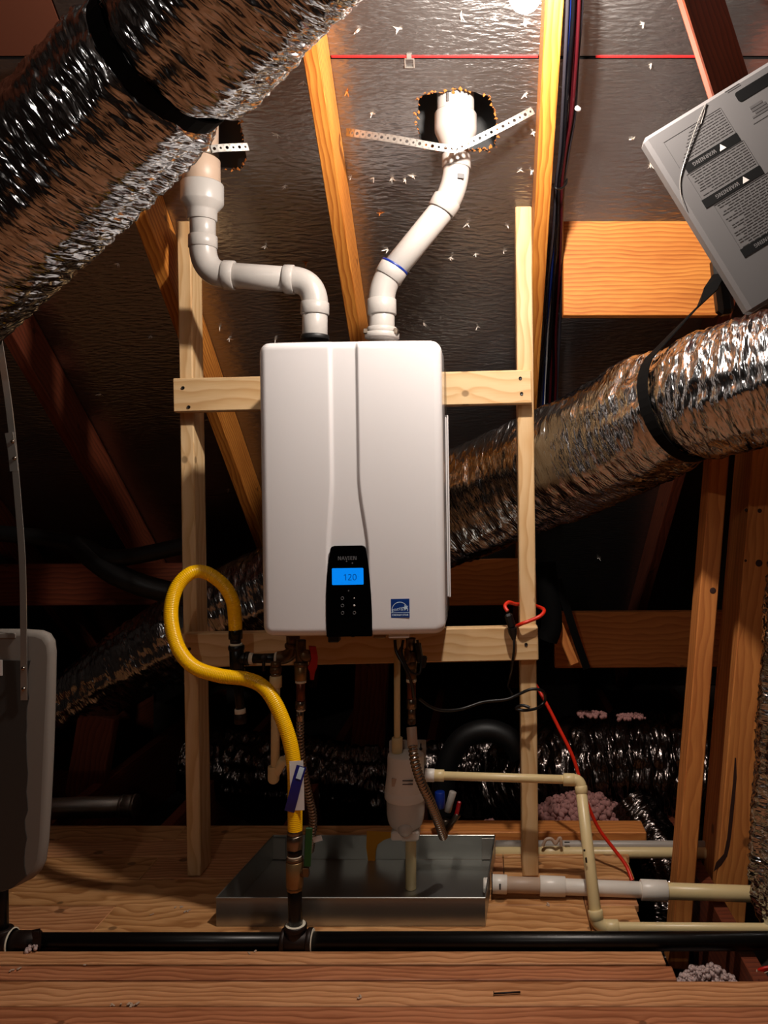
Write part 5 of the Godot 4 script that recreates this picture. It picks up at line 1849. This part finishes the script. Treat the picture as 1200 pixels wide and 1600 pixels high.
	solo("loose_nail", g, M.iron_rusty, "bent dark nail lying on the front floor boards", "nail")
	var rg := RandomNumberGenerator.new()
	rg.seed = 5
	g = Geo.new()
	for q in [[205, 1571, 7], [180, 1571, 3], [128, 1508, 2], [20, 1517, 3], [395, 1489, 2], [355, 1395, 2], [560, 1560, 3], [240, 1430, 2], [860, 1415, 2], [280, 1418, 3], [290, 1424, 3], [1190, 1520, 2]]:
		for i in q[2]:
			var d2: float = 1375.0 / (q[1] - CY)
			var p := P(q[0] + rg.randf_range(-9, 9), q[1], d2)
			p.y = 0.0025
			p.z += rg.randf_range(-0.006, 0.006)
			cbox(g, Transform3D(Basis.from_euler(Vector3(0, rg.randf() * 6, 0.1)), p), Vector3(rg.randf_range(0.004, 0.012), 0.002, rg.randf_range(0.002, 0.005)), 0.0004)
	solo("plaster_crumbs", g, M.pvc_tan, "pale crumbs scattered over the floor boards", "debris", "", "stuff")

# ---------------------------------------------------------------- scene
func _ready() -> void:
	rng.seed = 4
	var cam := Camera3D.new()
	cam.name = "camera"
	add_child(cam)
	cam.position = Vector3(0, EYE, 0)
	cam.projection = Camera3D.PROJECTION_FRUSTUM
	cam.near = 0.05
	cam.far = 50.0
	cam.size = 2.0 * 0.05 * 800.0 / F
	cam.frustum_offset = Vector2((600.0 - CX) / F, -(800.0 - CY) / F) * 0.05
	cam.current = true
	var we := WorldEnvironment.new()
	we.name = "world_environment"
	add_child(we)
	var env := Environment.new()
	env.background_mode = Environment.BG_COLOR
	env.background_color = Color(0.0, 0.0, 0.0)
	env.tonemap_mode = Environment.TONE_MAPPER_LINEAR
	env.tonemap_exposure = 1.0
	env.sdfgi_enabled = true
	env.ssao_enabled = true
	env.ssil_enabled = true
	we.environment = env
	make_materials()
	hanging_lamp(Vector3(0.072, 2.027, -1.50), 1.7, "bare bulb glowing at the top edge beside the orange rafter")
	hanging_lamp(Vector3(-0.5, 2.25, 0.7), 1.3, "unseen fill bulb added behind the camera")  # fill lamp added out of view to light the front floor and lower pipes
	make_setting()
	make_roof()
	make_rafters()
	make_frame()
	make_heater()
	make_vents()
	make_ducts()
	make_cabinets()
	make_timbers()
	make_pan()
	make_gas()
	make_water()
	make_condensate()
	make_cords()
	make_insulation()
	for o in find_children("*", "GeometryInstance3D", true, false):
		o.cast_shadow = GeometryInstance3D.SHADOW_CASTING_SETTING_ON
